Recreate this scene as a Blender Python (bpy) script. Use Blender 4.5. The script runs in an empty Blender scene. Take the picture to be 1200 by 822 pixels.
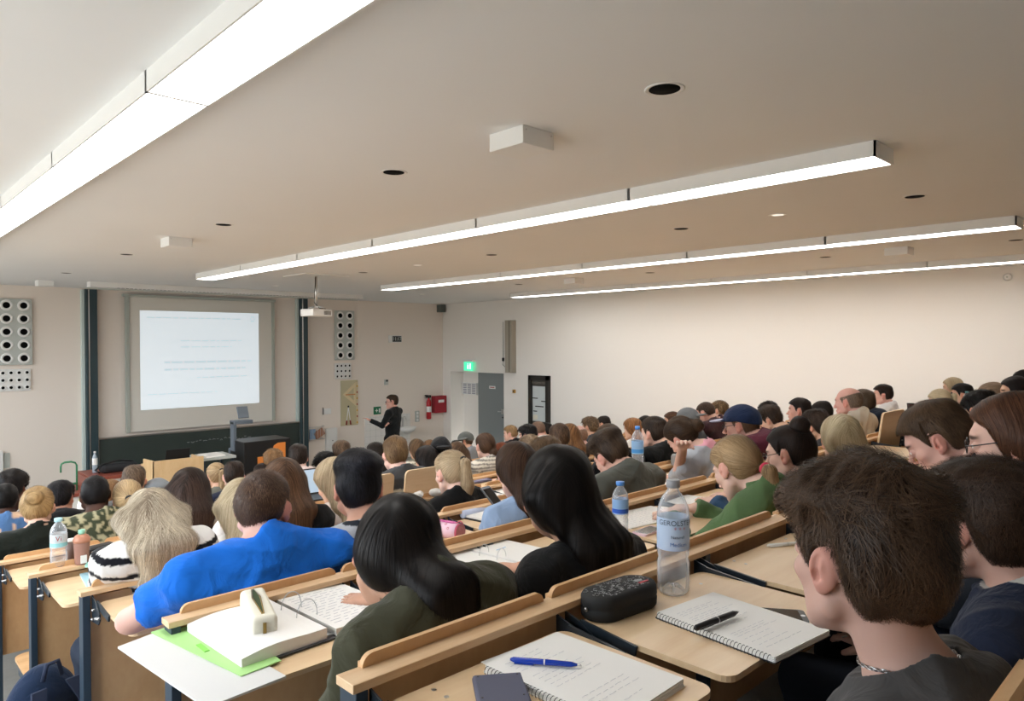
import bpy, bmesh, math, random
import numpy as np
from mathutils import Vector, Matrix
rnd = random.Random(7)
PI = math.pi
C = bpy.context.scene.collection
# ------------------------------------------------------------------ camera model (also used to place things where the photo shows them)
ZC = 2.80                                   # height of the camera above the floor in front of the first row
FOC, YAW, PIT, ROL = 831.9, .7666, -.01025, -.00413
_cy, _sy, _cp, _sp, _cr, _sr = math.cos(YAW), math.sin(YAW), math.cos(PIT), math.sin(PIT), math.cos(ROL), math.sin(ROL)
FWD = np.array([_sy*_cp, _cy*_cp, _sp]); R0 = np.array([_cy, -_sy, 0.0]); U0 = np.cross(R0, FWD)
RGT = R0*_cr + U0*_sr; UPV = -R0*_sr + U0*_cr
CAM = np.array([0, 0, ZC])
def ray(px, py): return FWD + RGT*(px-600)/FOC - UPV*(py-411)/FOC
def onX(px, py, x): r = ray(px, py); return CAM + r*(x/r[0])
def onY(px, py, y): r = ray(px, py); return CAM + r*(y/r[1])
def onZ(px, py, z): r = ray(px, py); return CAM + r*((z-ZC)/r[2])
# rows: beam k (desk rail) stands at y = YB(k), its top at z = ZB(k)
def YB(k): return 1.045 + .88*k
def ZB(k): return ZC - .562 - .145*k
def FL(k): return max(0.0, ZB(k) - .80)
XR, YF = 11.4, 14.4
CEIL = ZC + 1.01
XL, YR = -1.15, -2.1
# ------------------------------------------------------------------ materials
MATS = {}
def mat(name, col=(.8, .8, .8), rough=.5, metal=0.0, spec=.5, trans=0.0, ior=1.45, emit=None, estr=0.0, alpha=1.0, coat=0.0, attr=None, sss=0.0, bump=None, noise=None, sheen=0.0):
    if name in MATS: return MATS[name]
    m = bpy.data.materials.new(name); m.use_nodes = True
    nt = m.node_tree; b = nt.nodes['Principled BSDF']
    b.inputs['Base Color'].default_value = (*col, 1); b.inputs['Roughness'].default_value = rough
    b.inputs['Metallic'].default_value = metal; b.inputs['Specular IOR Level'].default_value = spec
    b.inputs['Transmission Weight'].default_value = trans; b.inputs['IOR'].default_value = ior
    b.inputs['Alpha'].default_value = alpha; b.inputs['Coat Weight'].default_value = coat
    if sheen: b.inputs['Sheen Weight'].default_value = sheen
    if emit: b.inputs['Emission Color'].default_value = (*emit, 1); b.inputs['Emission Strength'].default_value = estr
    if attr:
        a = nt.nodes.new('ShaderNodeVertexColor'); a.layer_name = attr
        nt.links.new(a.outputs['Color'], b.inputs['Base Color'])
    if sss:
        b.inputs['Subsurface Weight'].default_value = sss; b.inputs['Subsurface Radius'].default_value = (.02, .008, .004); b.inputs['Subsurface Scale'].default_value = .5
    if noise:        # (scale, amount): natural mottling of the colour
        tc = nt.nodes.new('ShaderNodeTexCoord'); n = nt.nodes.new('ShaderNodeTexNoise'); n.inputs['Scale'].default_value = noise[0]; n.inputs['Detail'].default_value = 5
        mx = nt.nodes.new('ShaderNodeMix'); mx.data_type = 'RGBA'; mx.blend_type = 'MIX'
        mx.inputs[6].default_value = (*[c*(1-noise[1]) for c in col], 1); mx.inputs[7].default_value = (*[min(1, c*(1+noise[1])) for c in col], 1)
        nt.links.new(tc.outputs['Object'], n.inputs['Vector']); nt.links.new(n.outputs['Fac'], mx.inputs[0]); nt.links.new(mx.outputs[2], b.inputs['Base Color'])
    if bump:
        tc = nt.nodes.new('ShaderNodeTexCoord'); n = nt.nodes.new('ShaderNodeTexNoise'); n.inputs['Scale'].default_value = bump[0]; n.inputs['Detail'].default_value = 4; n.inputs['Distortion'].default_value = 1.2 if bump[0] < 20 else 0
        bp = nt.nodes.new('ShaderNodeBump'); bp.inputs['Strength'].default_value = bump[1]; bp.inputs['Distance'].default_value = bump[2] if len(bump) > 2 else .002
        nt.links.new(tc.outputs['Object'], n.inputs['Vector']); nt.links.new(n.outputs['Fac'], bp.inputs['Height']); nt.links.new(bp.outputs[0], b.inputs['Normal'])
    MATS[name] = m
    return m
def wood(name, c1, c2, scale=(1.2, 14, 30), rough=.42, layers=False):
    if name in MATS: return MATS[name]
    m = bpy.data.materials.new(name); m.use_nodes = True; nt = m.node_tree; b = nt.nodes['Principled BSDF']
    tc = nt.nodes.new('ShaderNodeTexCoord'); mp = nt.nodes.new('ShaderNodeMapping'); mp.inputs['Scale'].default_value = scale
    n = nt.nodes.new('ShaderNodeTexNoise'); n.inputs['Scale'].default_value = 2.2; n.inputs['Detail'].default_value = 7; n.inputs['Distortion'].default_value = .6
    w = nt.nodes.new('ShaderNodeTexNoise'); w.inputs['Scale'].default_value = 22; w.inputs['Detail'].default_value = 3
    r = nt.nodes.new('ShaderNodeValToRGB'); r.color_ramp.elements[0].color = (*c1, 1); r.color_ramp.elements[1].color = (*c2, 1)
    r.color_ramp.elements[0].position = .33; r.color_ramp.elements[1].position = .68
    ad = nt.nodes.new('ShaderNodeMath'); ad.operation = 'MULTIPLY_ADD'; ad.inputs[1].default_value = .25
    nt.links.new(tc.outputs['Object'], mp.inputs['Vector']); nt.links.new(mp.outputs[0], n.inputs['Vector']); nt.links.new(mp.outputs[0], w.inputs['Vector'])
    nt.links.new(w.outputs['Fac'], ad.inputs[0]); 
    sb = nt.nodes.new('ShaderNodeMath'); sb.operation = 'SUBTRACT'; sb.inputs[1].default_value = .12
    nt.links.new(n.outputs['Fac'], sb.inputs[0]); nt.links.new(sb.outputs[0], ad.inputs[2]); nt.links.new(ad.outputs[0], r.inputs['Fac'])
    nt.links.new(r.outputs[0], b.inputs['Base Color']); b.inputs['Roughness'].default_value = rough; b.inputs['Specular IOR Level'].default_value = .4
    if layers:
        sx = nt.nodes.new('ShaderNodeSeparateXYZ'); wv = nt.nodes.new('ShaderNodeTexWave')
    MATS[name] = m
    return m
# ------------------------------------------------------------------ mesh helpers
class MB:
    def __init__(s): s.v = []; s.f = []; s.m = []; s.smooth = []
    def add(s, vs, fs, mi=0, sm=False):
        o = len(s.v); s.v += [tuple(map(float, p)) for p in vs]
        for f in fs: s.f.append([i+o for i in f]); s.m.append(mi); s.smooth.append(sm)
        return s
    def box(s, lo, hi, mi=0, M=None, ch=0.0):
        x0, y0, z0 = lo; x1, y1, z1 = hi
        if ch > 0:
            c = min(ch, (x1-x0)*.45, (y1-y0)*.45, (z1-z0)*.45)
            bm = bmesh.new(); bmesh.ops.create_cube(bm, size=1)
            for v in bm.verts: v.co = Vector((x0+(v.co.x+.5)*(x1-x0), y0+(v.co.y+.5)*(y1-y0), z0+(v.co.z+.5)*(z1-z0)))
            bmesh.ops.bevel(bm, geom=bm.edges[:], offset=c, segments=2, affect='EDGES', profile=.5)
            bm.verts.ensure_lookup_table(); vs = [v.co.copy() for v in bm.verts]; fs = [[v.index for v in f.verts] for f in bm.faces]; bm.free()
        else:
            vs = [(x, y, z) for z in (z0, z1) for y in (y0, y1) for x in (x0, x1)]
            fs = [[0, 2, 3, 1], [4, 5, 7, 6], [0, 1, 5, 4], [2, 6, 7, 3], [0, 4, 6, 2], [1, 3, 7, 5]]
        if M is not None: vs = [M @ Vector(p) for p in vs]
        return s.add(vs, fs, mi)
    def lathe(s, prof, c=(0, 0, 0), n=24, mi=0, M=None, cap=True, sm=True):
        vs = []; fs = []
        for r, z in prof:
            for i in range(n):
                a = 2*PI*i/n; vs.append(Vector((c[0]+r*math.cos(a), c[1]+r*math.sin(a), c[2]+z)))
        for j in range(len(prof)-1):
            for i in range(n):
                k = (i+1) % n; fs.append([j*n+i, j*n+k, (j+1)*n+k, (j+1)*n+i])
        if M is not None: vs = [M @ p for p in vs]
        s.add(vs, fs, mi, sm)
        if cap:
            o = len(s.v)-len(vs)
            s.f.append([o+i for i in reversed(range(n))]); s.m.append(mi); s.smooth.append(False)
            s.f.append([o+(len(prof)-1)*n+i for i in range(n)]); s.m.append(mi); s.smooth.append(False)
        return s
    def tube(s, pts, r, n=8, mi=0, sm=True):
        pts = [Vector(p) for p in pts]; rs = r if isinstance(r, (list, tuple)) else [r]*len(pts)
        vs = []; fs = []; up = Vector((0, 0, 1))
        for i, p in enumerate(pts):
            d = (pts[min(i+1, len(pts)-1)]-pts[max(i-1, 0)]).normalized()
            a = d.cross(up)
            if a.length < .05: a = d.cross(Vector((0, 1, 0)))
            a.normalize(); b = d.cross(a)
            for k in range(n):
                t = 2*PI*k/n; vs.append(p+(a*math.cos(t)+b*math.sin(t))*rs[i])
        for j in range(len(pts)-1):
            for k in range(n):
                q = (k+1) % n; fs.append([j*n+k, (j+1)*n+k, (j+1)*n+q, j*n+q])
        fs.append(list(range(n))); fs.append([(len(pts)-1)*n+i for i in reversed(range(n))])
        return s.add(vs, fs, mi, sm)
    def prism(s, poly, z0, z1, mi=0, M=None):          # polygon in XY, extruded in Z
        n = len(poly); vs = [Vector((x, y, z0)) for x, y in poly]+[Vector((x, y, z1)) for x, y in poly]
        if M is not None: vs = [M @ p for p in vs]
        fs = [list(reversed(range(n))), list(range(n, 2*n))]+[[i, (i+1) % n, n+(i+1) % n, n+i] for i in range(n)]
        return s.add(vs, fs, mi)
    def build(s, name, mats, parent=None, loc=None):
        me = bpy.data.meshes.new(name); me.from_pydata(s.v, [], s.f)
        if not isinstance(mats, (list, tuple)): mats = [mats]
        for m in mats: me.materials.append(m)
        me.polygons.foreach_set('material_index', s.m); me.polygons.foreach_set('use_smooth', s.smooth)
        me.update(); o = bpy.data.objects.new(name, me); C.objects.link(o)
        if parent is not None: o.parent = parent
        if loc is not None: o.location = loc
        return o
def rrect(x0, y0, x1, y1, r, n=5, corners=(1, 1, 1, 1)):
    out = []
    for (cx, cy, a0, on) in ((x1-r, y0+r, -PI/2, corners[0]), (x1-r, y1-r, 0, corners[1]), (x0+r, y1-r, PI/2, corners[2]), (x0+r, y0+r, PI, corners[3])):
        if on:
            for i in range(n+1): a = a0+PI/2*i/n; out.append((cx+r*math.cos(a), cy+r*math.sin(a)))
        else:
            out.append((cx+r*(1 if cx > (x0+x1)/2 else -1), cy+r*(1 if cy > (y0+y1)/2 else -1)))
    return out
def empty(name, loc, rz=0):
    o = bpy.data.objects.new(name, None); C.objects.link(o); o.location = loc; o.rotation_euler = (0, 0, rz); o.empty_display_size = .1
    return o
def tag(o, label, cat, group=None):
    o['label'] = label; o['category'] = cat
    if group: o['group'] = group
    return o
def struct(o): o['kind'] = 'structure'; return o
def TM(loc, rz=0, rx=0, ry=0): return Matrix.Translation(loc) @ Matrix.Rotation(rz, 4, 'Z') @ Matrix.Rotation(rx, 4, 'X') @ Matrix.Rotation(ry, 4, 'Y')
def text_obj(name, body, size, M, m, parent=None, extrude=.0004, align='CENTER'):
    cu = bpy.data.curves.new(name, 'FONT'); cu.body = body; cu.size = size; cu.extrude = extrude; cu.align_x = align; cu.align_y = 'CENTER'
    o = bpy.data.objects.new(name+'_tmp', cu); C.objects.link(o)
    dg = bpy.context.evaluated_depsgraph_get(); me = bpy.data.meshes.new_from_object(o.evaluated_get(dg)); bpy.data.objects.remove(o)
    me.transform(M); me.materials.clear(); me.materials.append(m); me.name = name
    q = bpy.data.objects.new(name, me); C.objects.link(q)
    if parent is not None: q.parent = parent
    return q
# ------------------------------------------------------------------ signed-distance modelling for people (numpy) and surface nets
def smin(a, b, k):
    h = np.clip(.5+.5*(b-a)/k, 0, 1); return b*(1-h)+a*h-k*h*(1-h)
def smax(a, b, k): return -smin(-a, -b, k)
def sstep(a, b, x): t = np.clip((x-a)/(b-a), 0, 1); return t*t*(3-2*t)
def ell(P, c, r, R=None):
    q = P-np.asarray(c)
    if R is not None: q = q@R
    r = np.asarray(r); a = q/r; k0 = np.sqrt((a*a).sum(1))+1e-9; k1 = np.sqrt(((a/r)**2).sum(1))+1e-9
    return k0*(k0-1)/k1
def rcone(P, a, b, r1, r2):
    a = np.asarray(a, float); b = np.asarray(b, float); d = b-a; L = (d*d).sum()+1e-12
    t = np.clip(((P-a)@d)/L, 0, 1); return np.sqrt(((P-a-t[:, None]*d)**2).sum(1))-(r1+(r2-r1)*t)
def nz(P, f, seed=0, n=5):
    r = np.random.RandomState(seed); out = 0
    for i in range(n):
        d = r.normal(size=3); d /= np.linalg.norm(d); out = out+np.sin(P@d*f*r.uniform(.6, 1.5)+r.uniform(0, 6.28))
    return out/n
def rotm(yaw=0, pitch=0, roll=0):      # columns = local axes; yaw>0 turns to the right (clockwise seen from above), pitch>0 looks down
    y, p, r = [math.radians(v) for v in (-yaw, -pitch, roll)]
    Z = np.array([[math.cos(y), -math.sin(y), 0], [math.sin(y), math.cos(y), 0], [0, 0, 1]])
    X = np.array([[1, 0, 0], [0, math.cos(p), -math.sin(p)], [0, math.sin(p), math.cos(p)]])
    Y = np.array([[math.cos(r), 0, math.sin(r)], [0, 1, 0], [-math.sin(r), 0, math.cos(r)]])
    return Z@X@Y
def axis(lo, hi, h, fine=()):
    pts = [lo]
    while pts[-1] < hi:
        x = pts[-1]; s = h
        for a, b, g in fine:
            if a-.5*h <= x <= b: s = min(s, g)
        pts.append(x+s)
    n = (-(len(pts)-1)) % 4
    for _ in range(n): pts.append(pts[-1]+h)
    return np.array(pts)
def nets(f, X, Y, Z):
    nx, ny, nzz = len(X), len(Y), len(Z); B = 4
    bx = [(i, min(i+B, nx-1)) for i in range(0, nx-1, B)]; by = [(i, min(i+B, ny-1)) for i in range(0, ny-1, B)]; bz = [(i, min(i+B, nzz-1)) for i in range(0, nzz-1, B)]
    cx = np.array([(X[a]+X[b])/2 for a, b in bx]); cyy = np.array([(Y[a]+Y[b])/2 for a, b in by]); cz = np.array([(Z[a]+Z[b])/2 for a, b in bz])
    hx = np.array([(X[b]-X[a])/2 for a, b in bx]); hy = np.array([(Y[b]-Y[a])/2 for a, b in by]); hz = np.array([(Z[b]-Z[a])/2 for a, b in bz])
    G = np.stack(np.meshgrid(cx, cyy, cz, indexing='ij'), -1).reshape(-1, 3)
    H = np.sqrt((np.stack(np.meshgrid(hx, hy, hz, indexing='ij'), -1)**2).sum(-1)).reshape(-1)
    v = f(G); act = np.abs(v) < H*1.5+.012
    V = np.full((nx, ny, nzz), 1.0, np.float32)
    sh = (len(cx), len(cyy), len(cz)); S = np.sign(v).reshape(sh)
    ix = np.minimum(np.arange(nx)//B, sh[0]-1); iy = np.minimum(np.arange(ny)//B, sh[1]-1); iz = np.minimum(np.arange(nzz)//B, sh[2]-1)
    V = S[np.ix_(ix, iy, iz)].astype(np.float32)
    A = act.reshape(sh); m = np.zeros((nx, ny, nzz), bool)
    for dx in (0, -1):
        for dy in (0, -1):
            for dz in (0, -1):
                jx = np.clip((np.arange(nx)+dx)//B, 0, sh[0]-1); jy = np.clip((np.arange(ny)+dy)//B, 0, sh[1]-1); jz = np.clip((np.arange(nzz)+dz)//B, 0, sh[2]-1)
                m |= A[np.ix_(jx, jy, jz)]
    I = np.argwhere(m); P = np.stack([X[I[:, 0]], Y[I[:, 1]], Z[I[:, 2]]], 1)
    out = np.empty(len(P), np.float32)
    for s in range(0, len(P), 400000): out[s:s+400000] = f(P[s:s+400000])
    V[m] = out
    V[0] = V[-1] = 1; V[:, 0] = V[:, -1] = 1; V[:, :, 0] = V[:, :, -1] = 1
    N = V < 0
    cs = np.zeros((nx-1, ny-1, nzz-1), np.int8)
    for a in (0, 1):
        for b in (0, 1):
            for c in (0, 1): cs += N[a:nx-1+a, b:ny-1+b, c:nzz-1+c]
    cell = np.argwhere((cs > 0) & (cs < 8))
    if len(cell) == 0: return np.zeros((0, 3)), np.zeros((0, 4), int)
    idx = np.full(cs.shape, -1, np.int64); idx[cell[:, 0], cell[:, 1], cell[:, 2]] = np.arange(len(cell))
    acc = np.zeros((len(cell), 3)); cnt = np.zeros(len(cell))
    corners = [(a, b, c) for a in (0, 1) for b in (0, 1) for c in (0, 1)]
    for p in corners:
        for ax in range(3):
            if p[ax]: continue
            q = list(p); q[ax] = 1
            a = cell+np.array(p); b = cell+np.array(q)
            va = V[a[:, 0], a[:, 1], a[:, 2]]; vb = V[b[:, 0], b[:, 1], b[:, 2]]
            s = (va < 0) != (vb < 0)
            t = np.where(s, va/(va-vb+1e-12), 0)[:, None]
            pa = np.stack([X[a[:, 0]], Y[a[:, 1]], Z[a[:, 2]]], 1); pb = np.stack([X[b[:, 0]], Y[b[:, 1]], Z[b[:, 2]]], 1)
            acc += np.where(s[:, None], pa+(pb-pa)*t, 0); cnt += s
    verts = acc/np.maximum(cnt, 1)[:, None]
    quads = []
    for ax in range(3):
        a1, a2 = [(1, 2), (2, 0), (0, 1)][ax]
        sl = [slice(1, -1)]*3; sl[ax] = slice(0, -1); sl2 = [slice(1, -1)]*3; sl2[ax] = slice(1, None)
        n0 = N[tuple(sl)]; n1 = N[tuple(sl2)]; e = np.argwhere(n0 != n1)
        if len(e) == 0: continue
        fl = n0[e[:, 0], e[:, 1], e[:, 2]]
        base = e.copy(); base[:, a1] += 1; base[:, a2] += 1
        def cid(o1, o2):
            c = base.copy(); c[:, a1] += o1; c[:, a2] += o2; return idx[c[:, 0], c[:, 1], c[:, 2]]
        q = np.stack([cid(-1, -1), cid(0, -1), cid(0, 0), cid(-1, 0)], 1)
        q[~fl] = q[~fl][:, ::-1]
        quads.append(q)
    q = np.concatenate(quads); q = q[(q >= 0).all(1)]
    return verts, q
def np_mesh(name, v, q, m, cols=None, parent=None, loc=None, smooth=True):
    me = bpy.data.meshes.new(name); nv, nf = len(v), len(q); k = q.shape[1]
    me.vertices.add(nv); me.loops.add(nf*k); me.polygons.add(nf)
    me.vertices.foreach_set('co', np.ascontiguousarray(v, np.float32).ravel())
    me.loops.foreach_set('vertex_index', np.ascontiguousarray(q, np.int32).ravel())
    me.polygons.foreach_set('loop_start', np.arange(nf, dtype=np.int32)*k)
    me.polygons.foreach_set('use_smooth', np.ones(nf, bool) if smooth else np.zeros(nf, bool))
    me.update(calc_edges=True)
    if cols is not None:
        a = me.color_attributes.new('Col', 'FLOAT_COLOR', 'POINT')
        cc = np.ones((nv, 4), np.float32); cc[:, :3] = cols; a.data.foreach_set('color', cc.ravel())
    me.materials.append(m)
    o = bpy.data.objects.new(name, me); C.objects.link(o)
    if parent is not None: o.parent = parent
    if loc is not None: o.location = loc
    return o
# ------------------------------------------------------------------ the head (local: x right, y forward, z up, origin between the ears)
def skull(q, inf=0.0):
    d = ell(q, (0, -.014, .040), (.0735, .098, .079))
    return smin(d, ell(q, (0, -.035, .005), (.068, .072, .070)), .03)
def head_sdf(q, fem, fine):
    d = skull(q)
    d = smin(d, ell(q, (0, .030, -.035), (.058 if fem else .062, .058, .066 if fem else .070)), .03)
    jw = .040 if fem else .047
    for s in (-1, 1):
        d = smin(d, rcone(q, (s*(jw+.012), .004, -.055), (s*.017, .070, -.094), .016, .013), .028)
        d = smin(d, ell(q, (s*.042, .058, -.016), (.020, .020, .016)), .02)
    d = smin(d, ell(q, (0, .078, -.094), (.018, .014, .014)), .022)
    d = smin(d, ell(q, (0, .080, .030), (.045, .014, .016)), .02)
    for s in (-1, 1): d = smax(d, -ell(q, (s*.031, .098, .008), (.016, .014, .011)), .010)
    d = smin(d, rcone(q, (0, .086, .012), (0, .113, -.030), .0075, .0095), .012)
    for s in (-1, 1): d = smin(d, ell(q, (s*.012, .100, -.034), (.008, .010, .007)), .006)
    d = smin(d, ell(q, (0, .084, -.060), (.024, .013, .012)), .012)
    d = smin(d, ell(q, (0, .0945, -.0565), (.019, .007, .0045)), .004)
    d = smin(d, ell(q, (0, .0930, -.0665), (.017, .007, .005)), .004)
    for s in (-1, 1): d = smin(d, ell(q, (s*.031, .080, .006), (.0125, .0125, .0115)), .003)
    # ears
    for s in (-1, 1):
        a = math.radians(24)*s; R = np.array([[math.cos(a), math.sin(a), 0], [-math.sin(a), math.cos(a), 0], [0, 0, 1]])
        e = ell(q, (s*.080, -.008, .000), (.0085, .0195, .031), R)
        e = smin(e, ell(q, (s*.076, .001, -.026), (.007, .010, .010)), .008)
        if fine:
            e = smax(e, -ell(q, (s*.0905, -.008, .004), (.0085, .0125, .021), R), .003)
            e = smin(e, ell(q, (s*.0835, -.010, .002), (.005, .0055, .014), R), .005)
            e = smax(e, -ell(q, (s*.0885, -.001, -.008), (.008, .0065, .009), R), .003)
            e = smin(e, ell(q, (s*.0775, .0085, -.010), (.005, .004, .006)), .004)
        d = smin(d, e, .006)
    return d
def skin_cols(q, base, lip, brow, n0, kind=0):
    c = np.tile(np.array(base, float), (len(q), 1)); n = len(q)
    def mix(w, col): nonlocal c; c = c*(1-w[:, None])+np.array(col)*w[:, None]
    b = np.array(base)
    for s in (-1, 1):
        mix(.55*sstep(.012, 0, ell(q, (s*.084, -.008, .0), (.008, .02, .031))), b*np.array([1.12, .72, .68]))
        mix(.25*sstep(.02, 0, ell(q, (s*.045, .07, -.03), (.012, .012, .012))), b*np.array([1.1, .78, .74]))
        mix(.9*sstep(.004, -.001, ell(q, (s*.030, .088, .029), (.018, .02, .0042))), brow)
        mix(sstep(.0015, 0, ell(q, (s*.031, .090, .006), (.0105, .008, .0048))), (.75, .72, .70))
        mix(sstep(.0012, 0, ell(q, (s*.031, .094, .006), (.0048, .006, .0046))), (.05, .035, .03))
    mix(.8*sstep(.002, -.001, ell(q, (0, .097, -.061), (.021, .011, .0095))), lip)
    c *= (1+.05*n0)[:, None]
    return c
# ------------------------------------------------------------------ people
def srgb(h):
    if not isinstance(h, str): return tuple(h)
    v = [int(h[i:i+2], 16)/255 for i in (0, 2, 4)]
    return tuple((c/12.92 if c <= .04045 else ((c+.055)/1.055)**2.4) for c in v)
M_SKIN = mat('skin', rough=.58, spec=.25, attr='Col', sss=.12, bump=(220, .12, .001))
M_HAIR = mat('hair', rough=.48, spec=.22, attr='Col')
M_CLOTH = mat('cloth', rough=.88, spec=.15, attr='Col', bump=(11, .55, .022), sheen=.1)
M_DENIM = mat('trousers', rough=.9, spec=.15, attr='Col', bump=(700, .3, .0006))
LODH = {0: (.008, .0030, 15000, 12), 1: (.009, .0045, 10000, 14), 2: (.011, .0055, 6000, 12), 3: (.014, .008, 3000, 9), 4: (.016, .010, 1500, 8), 5: (.018, .012, 900, 7)}
HL_M = ([0, .5, .9, 1.1, 1.25, 1.33, 1.45, 1.85, 2.05, 2.4, 3.15], [.078, .074, .064, .040, .006, .004, .034, .032, -.030, -.068, -.078])
HL_F = ([0, .5, .9, 1.15, 1.35, 1.5, 1.85, 2.05, 2.4, 3.15], [.080, .074, .060, .025, -.010, .030, .030, -.040, -.072, -.080])
HL_L = ([0, .5, .9, 1.15, 1.35, 1.6, 3.15], [.082, .076, .058, .010, -.060, -.09, -.10])
def ik(S, W, l1, l2, hint):
    d = W-S; L = np.linalg.norm(d); mx = (l1+l2)*.985
    if L > mx: W = S+d/L*mx; d = W-S; L = mx
    u = d/L; a = (l1*l1-l2*l2+L*L)/(2*L); h = math.sqrt(max(1e-6, l1*l1-a*a))
    hv = np.asarray(hint, float); hv = hv-u*(hv@u); hv /= np.linalg.norm(hv)+1e-9
    return S+u*a+hv*h, W
def hand_prims(W, hd, pn, side, curl, rmin=0.0, grip=False):
    """wrist W, hand direction hd, palm normal pn (points out of the palm), side = +1 thumb along +cross"""
    hd = hd/np.linalg.norm(hd); pn = pn-hd*(pn@hd); pn = pn/np.linalg.norm(pn); sd = np.cross(hd, pn)*side
    R = np.stack([sd, hd, pn], 1); out = [('e', W+hd*.047, (.038, .052, .0145), R)]
    for i, (o, L) in enumerate(((.030, .068), (.010, .076), (-.011, .071), (-.030, .055))):
        p = W+hd*(.086-abs(o-.005)*.18)+sd*o; a = curl*(.55+.08*i); d1 = hd*math.cos(a)+pn*math.sin(a)+sd*o*1.2; d1 /= np.linalg.norm(d1)
        a2 = a+curl*.8; d2 = hd*math.cos(a2)+pn*math.sin(a2)+sd*o*.6; d2 /= np.linalg.norm(d2)
        a3 = a2+curl*.45; d3 = hd*math.cos(a3)+pn*math.sin(a3); d3 /= np.linalg.norm(d3)
        q = p+d1*L*.46; r = q+d2*L*.30; t = r+d3*L*.24; m = max
        out += [('c', p-hd*.02, q, m(.0092, rmin), m(.0084, rmin)), ('c', q, r, m(.0084, rmin), m(.0078, rmin)), ('c', r, t, m(.0078, rmin), m(.0066, rmin))]
    b = W+hd*.022+sd*.022; t1 = b+(hd*.62+sd*.62+pn*.35)*.040; t2 = t1+(hd*.85+sd*.12+pn*.5)*.032
    out += [('c', b, t1, .0135, .0100), ('c', t1, t2, .0098, .0076)]
    return out
def prims(P, L, k, d=None):
    for p in L:
        if p[0] == 'e': v = ell(P, p[1], p[2], p[3] if len(p) > 3 else None)
        else: v = rcone(P, p[1], p[2], p[3], p[4])
        d = v if d is None else smin(d, v, p[5] if len(p) > 5 else k)
    return d
NPEOPLE = 0
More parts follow.
